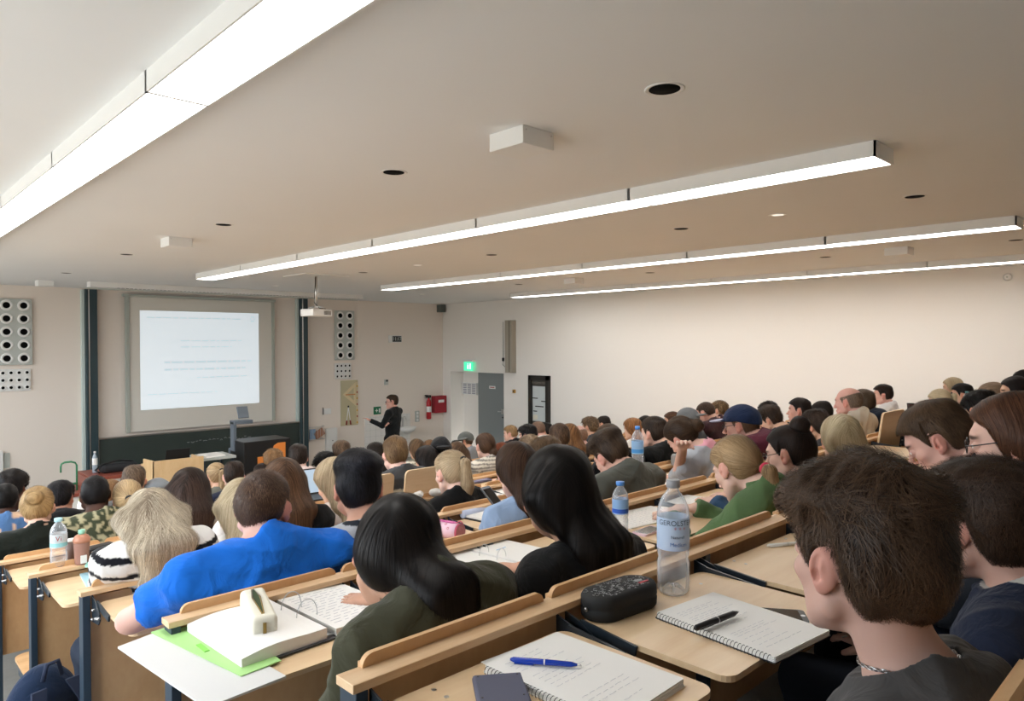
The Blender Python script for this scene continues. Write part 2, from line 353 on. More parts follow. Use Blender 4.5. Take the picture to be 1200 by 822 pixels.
def person(px, top, k, label, sex='m', skin='e0b49a', hair='short', hc='3a2a20', hc2=None, shirt='333333', pat=None, c2=None, sleeve=1.0, dy=0.0, yaw=12, pitch=8, roll=0, byaw=0,
           arms='desk', WL=None, WR=None, EL=None, ER=None, hat=None, glasses=False, hs=.97, trousers='2c3340', hood=False, collar=None, L=.38, group=None, hx=0.0, tie=None, lod=None,
           wide=1.0, hy=-.66, stand=False, t_top=None, hfine=0, lip=None, curl=None, hipz=.09, chain=False, thick=1.0, yoff=0.0, nstr=None, part=.02, nx=0.0, nb=.012, nu=.018, asp=None):
    global NPEOPLE
    NPEOPLE += 1; sid = NPEOPLE; fem = sex == 'f'
    if lod is None: lod = min(5, k if k < 5 else 5)
    h, hh, ns, nst = LODH[lod]
    if nstr is not None: ns = nstr
    if hat: ns = int(ns*.35)
    skin, hc, shc = tuple(c*.86 for c in srgb(skin)), srgb(hc), srgb(shirt); hc2 = srgb(hc2) if hc2 else tuple(c*1.7 for c in hc)
    yh = YB(k)-.63+dy+yoff
    T = onY(px, top, yh); Rh = rotm(yaw, pitch, roll)
    xtra = {'buzz': .002, 'bald': 0, 'short': .011, 'messy': .020, 'afro': .03}.get(hair, .010)
    if t_top: xtra = t_top*.85
    Hc = T-np.array([0, 0, (.120+xtra)*hs])-np.array([0, 0, 0])
    flo = FL(k)
    base = np.array([Hc[0]+hx, YB(k)+hy, flo])
    hips = base+np.array([0, 0, .45+hipz]) if not stand else base+np.array([0, 0, .95])
    if stand: base[1] = yh; hips[1] = yh-.01
    sb = Hc+Rh@np.array([0, -.022, -.045])*hs
    N = sb+np.array([0, -.035 if not stand else -.02, -.092])*hs+np.array([nx, -nb, nu])
    sdv = hips-N; SL = np.linalg.norm(sdv); sdv /= SL; up = -sdv
    by = math.radians(-byaw); fw = np.array([-math.sin(by), math.cos(by), 0]); xl = np.array([math.cos(by), math.sin(by), 0])
    xl = xl-up*(xl@up); xl /= np.linalg.norm(xl); fw = np.cross(up, xl); RB = np.stack([xl, fw, up], 1)
    sw = (.150 if fem else .175)*wide; ct = 1.0 if not fem else .9
    torso = [('e', N+sdv*SL*.36, (.152*wide*ct, .100*wide, SL*.36), RB), ('e', N+sdv*SL*.70, (.132*wide*ct, .098*wide, SL*.34), RB), ('e', hips+np.array([0, 0, .0]), (.158*wide, .120, .11), RB)]
    Sh = {}
    for s in (-1, 1):
        Sh[s] = N+sdv*.062+xl*s*sw
        torso += [('c', N+sdv*.035-fw*.012, Sh[s], .054, .054), ('c', N+up*.022-fw*.016, N+sdv*.03+xl*s*sw*.62-fw*.012, .040, .040)]
        torso += [('e', N+sdv*.15+xl*s*.062*wide+fw*.055, (.062, .045, .055), RB)] if fem else []
    l1, l2 = .285, .255; tab = ZB(k)-.037
    arm = {}; aL = arms if isinstance(arms, tuple) else (arms, arms)
    for s, a, We, Ee in ((-1, aL[0], WL, EL), (1, aL[1], WR, ER)):
        S = Sh[s]; pn = np.array([0, 0, -1.]); hd = np.array([-s*.5, .85, 0]); cu = .35
        if We is not None: W = np.array(We, float); hint = (s*.7, -.2, -1); hd = None
        elif a == 'desk': W = np.array([N[0]+s*.115, min(S[1]+.36, YB(k)-.20), tab+.022]); hint = (s*.8, -.1, -1); cu = .3
        elif a == 'write': W = np.array([N[0]+s*.09, min(S[1]+.36, YB(k)-.16), tab+.03]); hint = (s*.8, -.1, -1); cu = 1.0
        elif a == 'chin': W = Hc+Rh@np.array([s*.045, .075, -.165]); hint = (s*.35, .45, -1); hd = np.array([-s*.15, .1, 1.]); pn = Rh@np.array([-s*.2, -1, 0]); cu = 1.1
        elif a == 'cheek': W = Hc+Rh@np.array([s*.100, .050, -.130]); hint = (s*.4, .5, -1); hd = np.array([-s*.12, -.1, 1.]); pn = Rh@np.array([-s*1., -.2, 0]); cu = .5
        elif a == 'phone': W = np.array([N[0]+s*.075, S[1]+.30, tab+.10]); hint = (s*.8, -.1, -1); hd = np.array([-s*.35, .9, .3]); pn = np.array([-s*.7, -.2, .5]); cu = .8
        elif a == 'lap': W = hips+np.array([s*.09, .22, .08]); hint = (s*.8, -.3, -.6); cu = .4
        else: W = S+np.array([s*.05, .02, -.52]); hint = (s*.3, -1, 0); hd = np.array([0, .1, -1.]); pn = np.array([-s*1., 0, 0])
        if Ee is not None: E = np.array(Ee, float)
        else: E, W = ik(S, W, l1, l2, hint)
        if hd is None: hd = (W-E)+np.array([0, 0, .02])
        if curl is not None: cu = curl
        arm[s] = (S, E, W, hd, pn, cu)
    neckr = (.042, .046) if fem else (.049, .054)
    def arms_body(P, d):
        for s in (-1, 1):
            S, E, W, hd, pn, cu = arm[s]
            d = smin(d, rcone(P, S, E, .047*wide**.5, .037), .035); d = smin(d, rcone(P, E, W, .038, .0255), .018)
            m = np.sqrt(((P-W-hd/np.linalg.norm(hd)*.08)**2).sum(1)) < .17
            if m.any():
                hp = prims(P[m], hand_prims(W, hd, pn, -s if s < 0 else -1, cu, .0 if lod < 3 else .009), .005)
                d[m] = smin(d[m], hp, .012)
        return d
    det = lod <= 2
    def body(P):
        d = prims(P, torso, .045)
        d = smin(d, rcone(P, sb+np.array([0, 0, .0]), N, neckr[0]*hs, neckr[1]*hs), .026)
        r = np.sqrt(((P-Hc)**2).sum(1)); m = r < .20*hs; hd_ = r-.125*hs
        if m.any(): hd_[m] = head_sdf((P[m]-Hc)@Rh/hs, fem, det)*hs
        d = np.where(m, smin(d, hd_, .016), np.minimum(d, hd_))
        return arms_body(P, d)
    ext = [Hc, hips, Sh[-1], Sh[1]]+[arm[s][i] for s in (-1, 1) for i in (1, 2)]+[arm[s][2]+arm[s][3]/np.linalg.norm(arm[s][3])*.16 for s in (-1, 1)]
    lo = np.min(ext, 0)-.17; hi = np.max(ext, 0)+.17; hi[2] = max(Hc[2]+.15, hi[2]-.08)
    fine = [[(Hc[i]-.105, Hc[i]+.12, hh)] for i in range(3)]
    if lod >= 3: fine = [[], [], [(Hc[2]-.13, Hc[2]+.13, hh)]]
    if hfine:
        for s in (-1, 1):
            if hfine in (s, 2):
                c = arm[s][2]+arm[s][3]/np.linalg.norm(arm[s][3])*.07
                for i in range(3): fine[i].append((c[i]-.09, c[i]+.09, .0045))
    v, q = nets(body, *[axis(lo[i], hi[i], h, fine[i]) for i in range(3)])
    ql = (v-Hc)@Rh/hs; nn = nz(v, 60, sid)
    lipc = srgb(lip) if lip else tuple(np.array(skin)*np.array([.95, .62, .60]))
    cols = skin_cols(ql, skin, lipc, tuple(np.array(hc)*.8), nn)
    o = np_mesh('person', v-base, q, M_SKIN, cols, loc=base)
    tag(o, label, 'person', group)
    # shirt -------------------------------------------------------
    ti = (.013 if hood or collar else .010)*thick
    nsw = N+np.array([0, 0, .0])
    def shirt_f(P, inf=0.0):
        tt = ti+inf
        d = prims(P, torso, .05); d = smin(d, rcone(P, N+(sb-N)*.30, N, neckr[1]*hs, neckr[1]*hs), .035)
        wr = 0.0
        for s in (-1, 1):
            S, E, W, hd, pn, cu = arm[s]
            if sleeve > .02:
                a = rcone(P, S, E, .052*wide**.5, .043)
                if sleeve <= .6:
                    ax = (E-S); la = np.linalg.norm(ax); a = smax(a-.006, (P-S)@(ax/la)-la*sleeve/.6, .004)
                d = smin(d, a, .05)
                if sleeve > .6:
                    b = rcone(P, E, W, .042, .031); ax = (W-E); la = np.linalg.norm(ax); b = smax(b, (P-E)@(ax/la)-la*min(1, (sleeve-.6)/.4)*.97, .004)
                    d = smin(d, b, .02)
        if hood: d = smin(d, ell(P, N+up*.012-fw*.070, (.105, .050, .050), RB), .03)
        w1 = nz(P*np.array([1, 1, 1.7]), 24, sid, 3); w2 = nz(P@RB*np.array([1, 1, .6]), 48, sid+1, 3); wn = .009*(.5-np.abs(w1)*1.6)+.005*(.5-np.abs(w2)*1.6)
        d = d-tt-wn*(1 if lod < 4 else .5)
        nl = (P-N)@(up+.42*fw)-(.030 if not fem else .018)
        nx_ = (sb-N)/np.linalg.norm(sb-N); rn_ = P-N; rn_ = rn_-np.outer(rn_@nx_, nx_); nl = np.minimum(nl, neckr[1]+(.022 if not fem else .034)-np.sqrt((rn_**2).sum(1)))
        if collar:
            cc = N+up*.020+fw*.006; rel = P-cc; t = rel@up; rad = np.sqrt(np.maximum(0, (rel**2).sum(1)-t*t))
            cl = np.maximum(np.abs(rad-(neckr[1]+.012))-.006, np.abs(t+.30*(rel@fw))-.030)
            d = smax(d, nl, .012); return np.minimum(d, cl)
        return smax(d, nl, .014)
    lo2, hi2 = lo.copy(), hi.copy(); hi2[2] = max(N[2]+.12, max(arm[-1][2][2], arm[1][2][2])+.05 if sleeve > .6 else 0)
    nf = .0040 if lod == 0 else .0055
    v, q = nets(shirt_f, *[axis(lo2[i]-.02, hi2[i]+.01, h*.9, [(N[i]-(.10 if i < 2 else .05), N[i]+(.10 if i < 2 else .07), nf)] if lod <= 2 else ()) for i in range(3)])
    if len(v):
        u = (v-N)@sdv; x = (v-N)@xl; y = (v-N)@fw; c = np.tile(np.array(shc, float), (len(v), 1)); cb = srgb(c2) if c2 else (.9, .9, .9)
        w = np.zeros(len(v))
        if pat == 'stripe': w = ((u+.004*nz(v, 20, 5))/.045 % 1 < .30)
        elif pat == 'widestripe': w = ((u+.006*nz(v, 14, 5))/.062 % 1 < .30)
        elif pat == 'knit': w = ((u+.003*nz(v, 60, 5))/.030 % 1 < .42)
        elif pat == 'camo': w = nz(v, 150, 3, 7) > .05
        elif pat == 'speck': w = nz(v, 260, 3, 6) > .30
        elif pat == 'floral': w = nz(v, 55, 3, 6) > .25
        elif pat == 'print': w = ((u > .07) & (u < .12) & (np.abs(x) < .13) & (nz(v, 170, 9) > -.05) & (y < 0))
        elif pat == 'scarf': w = (x*x+y*y < .095**2) & (u < .035)
        elif pat == 'yoke': w = (x*x+y*y < .085**2) & (u < .03)
        w = np.asarray(w, float)[:, None]; c = c*(1-w)+np.array(cb)*w
        c *= (1+.07*nz(v, 22, sid))[:, None]
        s_ = np_mesh('shirt' if not (hood or collar) else 'jacket', v-base, q, M_CLOTH, c, parent=o)
    # trousers ----------------------------------------------------
    leg = []
    fl0 = flo+.03
    for s in (-1, 1):
        if stand:
            kn = base+np.array([s*.10, .02, .50]); an = base+np.array([s*.11, -.02, .09]); hp = hips+np.array([s*.085, 0, -.02])
        else:
            hp = hips+np.array([s*.085, .02, -.02]); kn = np.array([base[0]+s*.11, min(hips[1]+.40, YB(k)-.12), flo+.50]); an = np.array([base[0]+s*.10, kn[1]-.04, flo+.10])
        leg += [('c', hp, kn, .085, .060), ('c', kn, an, .058, .045)]
    if stand or k <= 3:
        pv = [('e', hips-np.array([0, 0, .01]), (.170*wide, .132, .115), RB)]
        def trf(P): return prims(P, pv+leg, .03)+nz(P, 30, sid)*.004
        lo3 = np.min([p[2] for p in leg]+[hips], 0)-.17; hi3 = np.max([p[2] for p in leg]+[hips], 0)+.19; lo3[2] = flo+.07
        v, q = nets(trf, *[axis(lo3[i], hi3[i], .016) for i in range(3)])
        tc = np.tile(np.array(srgb(trousers)), (len(v), 1))*(1+.10*nz(v, 40, 2))[:, None]
        np_mesh('trousers', v-base, q, M_DENIM, tc, parent=o)
        def shf(P):
            d = None
            for i in (1, 3):
                an = leg[i][2]; e = ell(P, np.array([an[0], an[1]+.06, flo+.045]), (.048, .135, .045)); e = smin(e, rcone(P, an, np.array([an[0], an[1], flo+.06]), .045, .045), .02)
                d = e if d is None else np.minimum(d, e)
            return np.maximum(d, flo+.004-P[:, 2])
        mid = (leg[1][2]+leg[3][2])/2
        v, q = nets(shf, axis(mid[0]-.2, mid[0]+.2, .015), axis(mid[1]-.13, mid[1]+.25, .015), axis(flo-.01, flo+.2, .012))
        np_mesh('shoes', v-base, q, M_DENIM, np.tile(np.array([.03, .03, .035]), (len(v), 1)), parent=o)
    # hair --------------------------------------------------------
    if hair and hair != 'none':
        qh = lambda P: (P-Hc)@Rh/hs
        style = hair
        tt_ = {'buzz': .005, 'short': .019, 'messy': .030, 'afro': .040, 'long': .018, 'wavy': .024, 'pony': .015, 'bun': .015, 'bald': .005, 'curly': .030}.get(style, .02)
        if t_top: tt_ = t_top
        ts = {'buzz': .003, 'short': .006, 'messy': .011, 'afro': .030, 'long': .013, 'wavy': .013, 'pony': .009, 'bun': .010, 'bald': .004, 'curly': .018}.get(style, .012)
        if hat: tt_, ts = .007, .006
        na = {'messy': .006, 'curly': .008, 'afro': .004, 'wavy': .003, 'short': .003}.get(style, .0015)
        HL = HL_M if not fem else (HL_L if style in ('long', 'wavy') else HL_F)
        if style in ('long', 'wavy') and not fem: HL = HL_L
        Tt = np.array(tie if tie is not None else (0, -.125, .045)); Tw = Hc+Rh@Tt*hs
        tail = []
        if style == 'pony':
            p0 = Tw; p1 = Tw+Rh@np.array([0, -.035, .005])*hs+np.array([0, 0, -.03]); p2 = p1+sdv*.10+np.array([0, -.012, -.02]); p3 = p2+sdv*max(.01, L-.12)
            tail = [(p0, p1, .016, .024), (p1, p2, .024, .034), (p2, p3, .034, .012)]
        curt = []
        if style in ('long', 'wavy'):
            g = np.array([0, 0, -1.]); bk = -fw
            a0 = Hc+Rh@np.array([0, -.045, .02]); a1 = N+bk*.062+up*.02; a2 = N+bk*.098+sdv*.10; a3 = N+bk*.108+sdv*max(.02, L-.10)
            curt = [(a0, a1, .060, .046), (a1, a2, .046, .031), (a2, a3, .031, .014)]
        asp = asp or (1.9 if style == 'long' else 2.1)
        def caps(q):
            z = q[:, 2]; ph = np.arctan2(np.abs(q[:, 0]), q[:, 1]); zl = np.interp(ph, *HL)
            t = ts+(tt_-ts)*sstep(.045, .115, z+.25*np.maximum(0, q[:, 1]))
            if style not in ('long', 'wavy', 'afro'): t = t*(1-(1-np.clip((z-zl)/.055, .12, 1))*sstep(1.0, 1.5, ph))
            if style == 'bald': zt = np.where(z > .070, 1, 0); 
            d = skull(q)-t-nz(q, 70, sid)*na-nz(q*np.array([1, 1, .35]), 190, sid+3)*na*.35
            cut = (zl-z)*.75
            if style == 'bald': cut = np.maximum(cut, (z+.25*q[:, 1]-.055)*.8)
            d = smax(d, cut, .006 if style in ('buzz', 'bald') else .010)
            if style not in ('long', 'wavy', 'bald'):
                for s in (-1, 1): d = smax(d, -ell(q, (s*.088, -.003, -.002), (.030, .026, .036)), .006)
            return d
        def tails(P):
            d = None
            for a, b, r1, r2 in tail:
                e = rcone(P, a, b, r1*hs, r2*hs); d = e if d is None else smin(d, e, .015)
            return d-nz(P*np.array([1, 1, .2]), 130, sid)*.0025
        def curtf(P):
            X = (P-Hc)@xl; Q = P-np.outer(X*(1-1/asp), xl)
            d = None
            for a, b, r1, r2 in curt:
                a_ = a-xl*((a-Hc)@xl)*(1-1/asp); b_ = b-xl*((b-Hc)@xl)*(1-1/asp)
                e = rcone(Q, a_, b_, r1, r2); d = e if d is None else smin(d, e, .03)
            n1 = nz(P*np.array([1, 1, .16]), 120, sid)*.003
            if style == 'wavy': n1 = n1+nz(P*np.array([1, 1, .5]), 40, sid+7)*.004
            return d-n1
        def hair_f(P):
            q = qh(P); d = caps(q)*hs
            if tail: d = smin(d, tails(P), .012)
            if curt:
                d = smin(d, curtf(P), .028)
                d = smax(d, -ell(q, (0, .080, -.045), (.060, .085, .105)), .012)
                d = smax(d, -ell(q, (0, .10, -.06), (.075, .075, .12)), .012)
            if style == 'bun': d = smin(d, ell(P, Tw, (.042*hs, .042*hs, .040*hs))-nz(P, 120, sid)*.003, .010)
            return d
        ex = [Hc-.15, Hc+.15]+[t[1]-.05 for t in tail]+[t[1]+.05 for t in tail]+[t[1]-np.array([.11, .06, .05]) for t in curt]+[t[1]+np.array([.11, .05, .03]) for t in curt]+([Tw-.05, Tw+.05] if style == 'bun' else [])
        lo4 = np.min(ex, 0)-.01; hi4 = np.max(ex, 0)+.01; hg = max(.0045, hh)
        v, q = nets(hair_f, *[axis(lo4[i], hi4[i], hg) for i in range(3)])
        HC, HC2 = np.array(hc), np.array(hc2)
        cl = lambda P, r: (HC*(1-r[:, None])+HC2*r[:, None])
        bw = np.clip(.30+.30*nz(v*np.array([1, 1, .25]), 60, sid), 0, 1)
        V = [v]; Q = [q]; CC = [cl(v, bw*.6)*.85]
        if ns > 0 and len(q):
            R = np.random.RandomState(sid); qi = R.randint(0, len(q), ns); a = R.rand(ns, 4); a /= a.sum(1)[:, None]
            P = (v[q[qi]]*a[:, :, None]).sum(1); seedP = P.copy()
            crown = np.array([.012, -.055, .115]); rn = R.normal(size=(ns, 3))
            curlamp = {'curly': .9, 'afro': 1.4, 'messy': .75, 'wavy': .22, 'short': .30, 'buzz': .25, 'bald': .2}.get(style, .07)
            Lh = {'buzz': .010, 'bald': .012, 'short': .040, 'messy': .055, 'afro': .030, 'curly': .040, 'long': .17, 'wavy': .14, 'pony': .10, 'bun': .07}.get(style, .05)
            st = Lh/(nst-1)*R.uniform(.7, 1.15, ns)
            tip = {'messy': .010, 'short': .0035, 'curly': .009, 'afro': .006, 'buzz': .002, 'wavy': .005}.get(style, .0018)
            lift0 = R.uniform(-.0005, .0022, ns)+ (R.rand(ns) < .06)*R.uniform(0, .004, ns)
            wid = {0: .0011, 1: .0014, 2: .0018, 3: .0026, 4: .0034, 5: .0042}[lod]
            eps = .0015; PT = []; NN = []; DD = []
            side = np.sign((qh(P))[:, 0]-part)
            for i in range(nst):
                f0 = hair_f(P); g = np.stack([hair_f(P+np.eye(3)[j]*eps)-f0 for j in range(3)], 1); g /= np.linalg.norm(g, axis=1)[:, None]+1e-9
                P = P-g*np.clip(f0-(lift0+tip*(i/(nst-1))**2), -.02, .02)[:, None]
                ql = qh(P)
                if style in ('long', 'wavy'):
                    wtop = sstep(.01, .10, ql[:, 2])[:, None]
                    D = (Rh@np.array([[1, 0, 0], [0, -.5, 0], [0, 0, -.6]])@np.ones(3))[None, :]*0+wtop*(np.outer(side, Rh[:, 0])*.9-Rh[:, 1]*.35)+(1-wtop)*0
                    D = D+np.where((P-N)@up > .0, 0, 1)[:, None]*sdv+np.array([0, 0, -.9])
                elif style in ('pony', 'bun'):
                    D = Tw-P; dl = np.linalg.norm(D, axis=1)[:, None]; D = D/dl
                    if tail:
                        it = tails(P) < caps(ql)*hs+.002; D = np.where(it[:, None], sdv*1.0+np.array([0, -.05, -.3]), D)
                    else: D = np.where(dl < .055, np.cross(P-Tw, Rh@np.array([.2, 1, .3]))/.05, D)
                else:
                    D = ql-crown; D = D/(np.linalg.norm(D, axis=1)[:, None]+1e-6)
                    sw_ = np.stack([-D[:, 1], D[:, 0], 0*D[:, 0]], 1)*.35; D = D+sw_; D[:, 2] -= .35*sstep(.06, -.02, ql[:, 2]); D = D@Rh.T
                D = D+curlamp*(rn*.5+np.stack([nz(seedP, 90, sid+j) for j in range(3)], 1)*1.1)
                if style in ('curly', 'afro'): D = D+1.0*np.stack([np.sin(i*1.9+rn[:, 0]*3), np.cos(i*1.9+rn[:, 1]*3), 0*rn[:, 0]], 1)
                D = D-g*(D*g).sum(1)[:, None]; D /= np.linalg.norm(D, axis=1)[:, None]+1e-6
                PT.append(P.copy()); NN.append(g); DD.append(D); P = P+D*st[:, None]
            nvb = len(v); vs = []
            for i in range(nst):
                w = np.cross(DD[i], NN[i]); tw = wid*(1-.75*(i/(nst-1))**2)*hs
                vs.append(PT[i]+w*tw*.5); vs.append(PT[i]-w*tw*.5)
            A = np.stack(vs, 1)                      # ns, 2*nst, 3
            idx = nvb+np.arange(ns)[:, None]*(2*nst)+np.arange(nst-1)[None, :]*2
            qq = np.stack([idx, idx+1, idx+3, idx+2], -1).reshape(-1, 4)
            r = np.clip(.5*R.rand(ns)**1.5+.30+.40*nz(seedP*np.array([1, 1, .5]), 75, sid)+.1*R.normal(size=ns), 0, 1.25)
            sc = cl(seedP, r); V.append(A.reshape(-1, 3)); Q.append(qq); CC.append(np.repeat(sc, 2*nst, 0))
        V = np.concatenate(V); Q = np.concatenate(Q); CC = np.clip(np.concatenate(CC), 0, 1)
        ho = np_mesh('hair', V-base, Q, M_HAIR, CC, parent=o)
        if style == 'pony':
            mb = MB(); t = Tw-base; ax = (tail[0][1]-tail[0][0]); ax = ax/np.linalg.norm(ax)
            rot = Vector((0, 0, 1)).rotation_difference(Vector(ax)).to_matrix().to_4x4()
            ring = [(.0185+.006*math.cos(a), .006*math.sin(a)*1.6) for a in [2*PI*i/8 for i in range(9)]]
            mb.lathe(ring, n=16, M=Matrix.Translation(t+ax*.006) @ rot, cap=False)
            mb.build('hair_tie', mat('tie_'+str(tiec(sid, label)), tiec(sid, label), .7), parent=o)
    # headwear ----------------------------------------------------
    if hat:
        kind, hcol, bdir, bcol = hat
        hcol = srgb(hcol); ba = math.radians(bdir); bd = np.array([math.sin(ba), math.cos(ba)])
        def hat_f(P):
            q = (P-Hc)@Rh/hs
            d = skull(q)-.021-.004*nz(q, 50, 3); 
            if kind == 'newsboy': d = smin(d, ell(q, (0, -.01, .075), (.105, .125, .045)), .02)
            if kind == 'beanie': d = smin(d, ell(q, (0, -.06, .085), (.06, .065, .055)), .03)
            low = .040+(.012 if kind == 'beanie' else .0)-.30*np.maximum(0, -q[:, 1]) 
            d = smax(d, (low-q[:, 2]), .006)
            if kind != 'beanie':
                c = np.array([bd[0]*.115, bd[1]*.135-.01]); b = ell(q, (c[0], c[1], .050 if kind != 'newsboy' else .045), (.070 if abs(bd[1]) > .5 else .075, .070, .009 if lod < 3 else .012))
                b = smax(b, -(skull(q)-.012), .004); d = np.minimum(d, b)
            return d*hs
        v, q = nets(hat_f, *[axis(Hc[i]-.22, Hc[i]+.22, max(.005, hh*.9)) for i in range(3)])
        ql = (v-Hc)@Rh/hs; c = np.tile(np.array(hcol), (len(v), 1))*(1+.10*nz(v, 90, 2))[:, None]
        if bcol:
            w = ((ql[:, :2]@bd > .103) & (ql[:, 2] < .062)); c[w] = srgb(bcol)
        np_mesh('cap', v-base, q, M_CLOTH, c, parent=o)
    if glasses:
        mb = MB(); F = lambda p: (Hc+Rh@np.array(p)*hs-base)
        for s in (-1, 1):
            pts = [F((s*.032+.0215*math.cos(a), .1035-.10*abs(.0215*math.cos(a)*s+.0)*.3, .006+.0165*math.sin(a))) for a in [2*PI*i/14 for i in range(15)]]
            mb.tube(pts, .0016 if lod < 3 else .003, 6)
            mb.tube([F((s*.053, .103, .010)), F((s*.075, .085, .012)), F((s*.081, .01, .020)), F((s*.081, -.012, .008))], .0018 if lod < 3 else .003, 6)
        mb.tube([F((-.011, .105, .010)), F((0, .107, .012)), F((.011, .105, .010))], .0016, 6)
        mb.build('glasses', mat('glasses_frame', (.012, .012, .014), .3), parent=o)
    if chain:
        mb = MB(); na = (N-sb)/np.linalg.norm(N-sb)
        for i in range(46):
            a = 2*PI*i/46; dd = xl*math.cos(a)+fw*math.sin(a); p = N-na*.048+dd*.12+up*(-.025*math.sin(a))
            for _ in range(8): p = p-dd*(body(p[None, :])[0]-.002)
            p = p-base
            t = (-xl*math.sin(a)+fw*math.cos(a)); rr = Vector((0, 0, 1)).rotation_difference(Vector(t)).to_matrix().to_4x4()
            mb.lathe([(.0017+.0012*math.cos(b), .0012*math.sin(b)) for b in [2*PI*j/6 for j in range(7)]], n=8, cap=False, M=Matrix.Translation(p) @ rr @ Matrix.Rotation(PI/2*(i % 2), 4, 'Z') @ Matrix.Rotation(PI/2, 4, 'X') @ Matrix.Diagonal((1, 2.2, 1, 1)))
        mb.build('necklace', mat('steel_chain', (.30, .30, .30), .3, 1.0), parent=o)
    return dict(o=o, base=base, Hc=Hc, N=N, up=up, fw=fw, xl=xl, arm=arm, Sh=Sh, Rh=Rh, sdv=sdv, hs=hs, SL=SL, wide=wide)
def tiec(sid, label): return (.55, .03, .08) if 'red hair tie' in label else (.02, .02, .02)
# ------------------------------------------------------------------ materials of the room
M_WALL = mat('wall_paint', srgb('efebe5'), .9, spec=.2, bump=(60, .05, .001)); M_WALLF = mat('front_wall_paint', srgb('e9dfd5'), .9, spec=.2, bump=(60, .05, .001))
M_CEIL = mat('ceiling_paint', srgb('e9eaea'), .92, spec=.2, noise=(.7, .03))
M_WHITE = mat('white_lacquer', (.80, .80, .78), .45); M_WHITE2 = mat('white_plastic', (.75, .75, .73), .4)
M_FLOOR = mat('grey_linoleum', srgb('8d8d88'), .6, noise=(30, .12))
M_STEEL = mat('blue_grey_steel', srgb('2b3a48'), .42, spec=.5); M_BLACK = mat('black_plastic', (.012, .012, .013), .4); M_DARK = mat('black_void', (.004, .004, .004), .9, spec=.1)
M_BRK = mat('bracket_steel', srgb('232b33'), .35, spec=.5)
M_METAL = mat('bright_steel', (.62, .62, .62), .28, 1.0)
M_WOOD = wood('beech_wood', srgb('d2ad84'), srgb('e0c19b'), (1.3, 16, 30)); M_PANEL = wood('beech_panel', srgb('c59a6d'), srgb('d6ae80'), (2.5, 8, 1.2), .5)
M_TABLET = wood('beech_tablet', srgb('dcbc94'), srgb('e4c8a2'), (1.0, 10, 10), .33); M_EDGE = wood('plywood_edge', srgb('a97f55'), srgb('e2c194'), (.6, 1, 260), .5)
M_LIGHT = mat('diffuser', (.9, .9, .9), .5, emit=(1, .99, .965), estr=13.0)
M_GREYP = mat('grey_panel', srgb('b9bdb8'), .5); M_PILL = mat('pillar_green', srgb('2c3f45'), .45)
# ------------------------------------------------------------------ shell
def slab(name, lo, hi, m): return struct(MB().box(lo, hi).build(name, m))
prof = []                                                   # stepped floor, one mesh
ys = [YR]; fb = MB()
lev = [(YR, YB(-1)-.10, FL(0)+.145)]
for k in range(-1, 10): lev.append((YB(k)-.10 if k > -1 else YB(-1)-.10, YB(k+1)-.10, FL(k+1)))
lev[1] = (YB(-1)-.10, YB(0)-.10+.0, FL(0)); 
lev = [(YR, YB(-1)-.02, FL(0)+.145)]+[(YB(k-1)-.02, YB(k)-.02, FL(k)) for k in range(0, 10)]+[(YB(9)-.02, YF, 0.0)]
for y0, y1, z in lev: fb.box((XL-.1, y0, -.3), (XR+.1, y1+.001, z))
struct(fb.build('floor', M_FLOOR))
slab('ceiling', (XL-.2, YR-.2, CEIL), (XR+.2, YF+.2, CEIL+.2), M_CEIL)
slab('wall_front', (XL-.2, YF, -.3), (XR+.5, YF+.2, CEIL+.2), M_WALLF)
slab('wall_back', (XL-.2, YR-.2, -.3), (XR+.2, YR, CEIL+.2), M_WALL)
# right wall with the door recess
wr = MB(); dy0, dy1, dz = 12.12, 14.09, 2.09
wr.box((XR, YR-.2, -.3), (XR+.5, dy0, CEIL+.2)); wr.box((XR, dy1, -.3), (XR+.5, YF+.1, CEIL+.2)); wr.box((XR, dy0, dz), (XR+.5, dy1, CEIL+.2)); wr.box((XR+.42, dy0, -.3), (XR+.5, dy1, dz))
struct(wr.build('wall_right', M_WALL))
# left wall with a band of windows; daylight comes through them
wl = MB(); WZ0, WZ1 = 1.75, 3.55; wins = [(.95+i*2.15, 2.85+i*2.15) for i in range(6)]
wl.box((XL-.25, YR-.2, -.3), (XL, YF+.1, WZ0)); wl.box((XL-.25, YR-.2, WZ1), (XL, YF+.1, CEIL+.2))
e0 = YR-.2
for a, b in wins: wl.box((XL-.25, e0, WZ0), (XL, a, WZ1)); e0 = b
wl.box((XL-.25, e0, WZ0), (XL, YF+.1, WZ1))
struct(wl.build('wall_left', M_WALL))
for i, (a, b) in enumerate(wins):
    f = MB(); t = .05
    for lo, hi in (((a, WZ0), (a+t, WZ1)), ((b-t, WZ0), (b, WZ1)), ((a, WZ0), (b, WZ0+t)), ((a, WZ1-t), (b, WZ1)), (((a+b)/2-.03, WZ0), ((a+b)/2+.03, WZ1))):
        f.box((XL-.16, lo[0], lo[1]), (XL-.09, hi[0], hi[1]))
    w = struct(f.build('window_%d' % (i+1), M_WHITE))
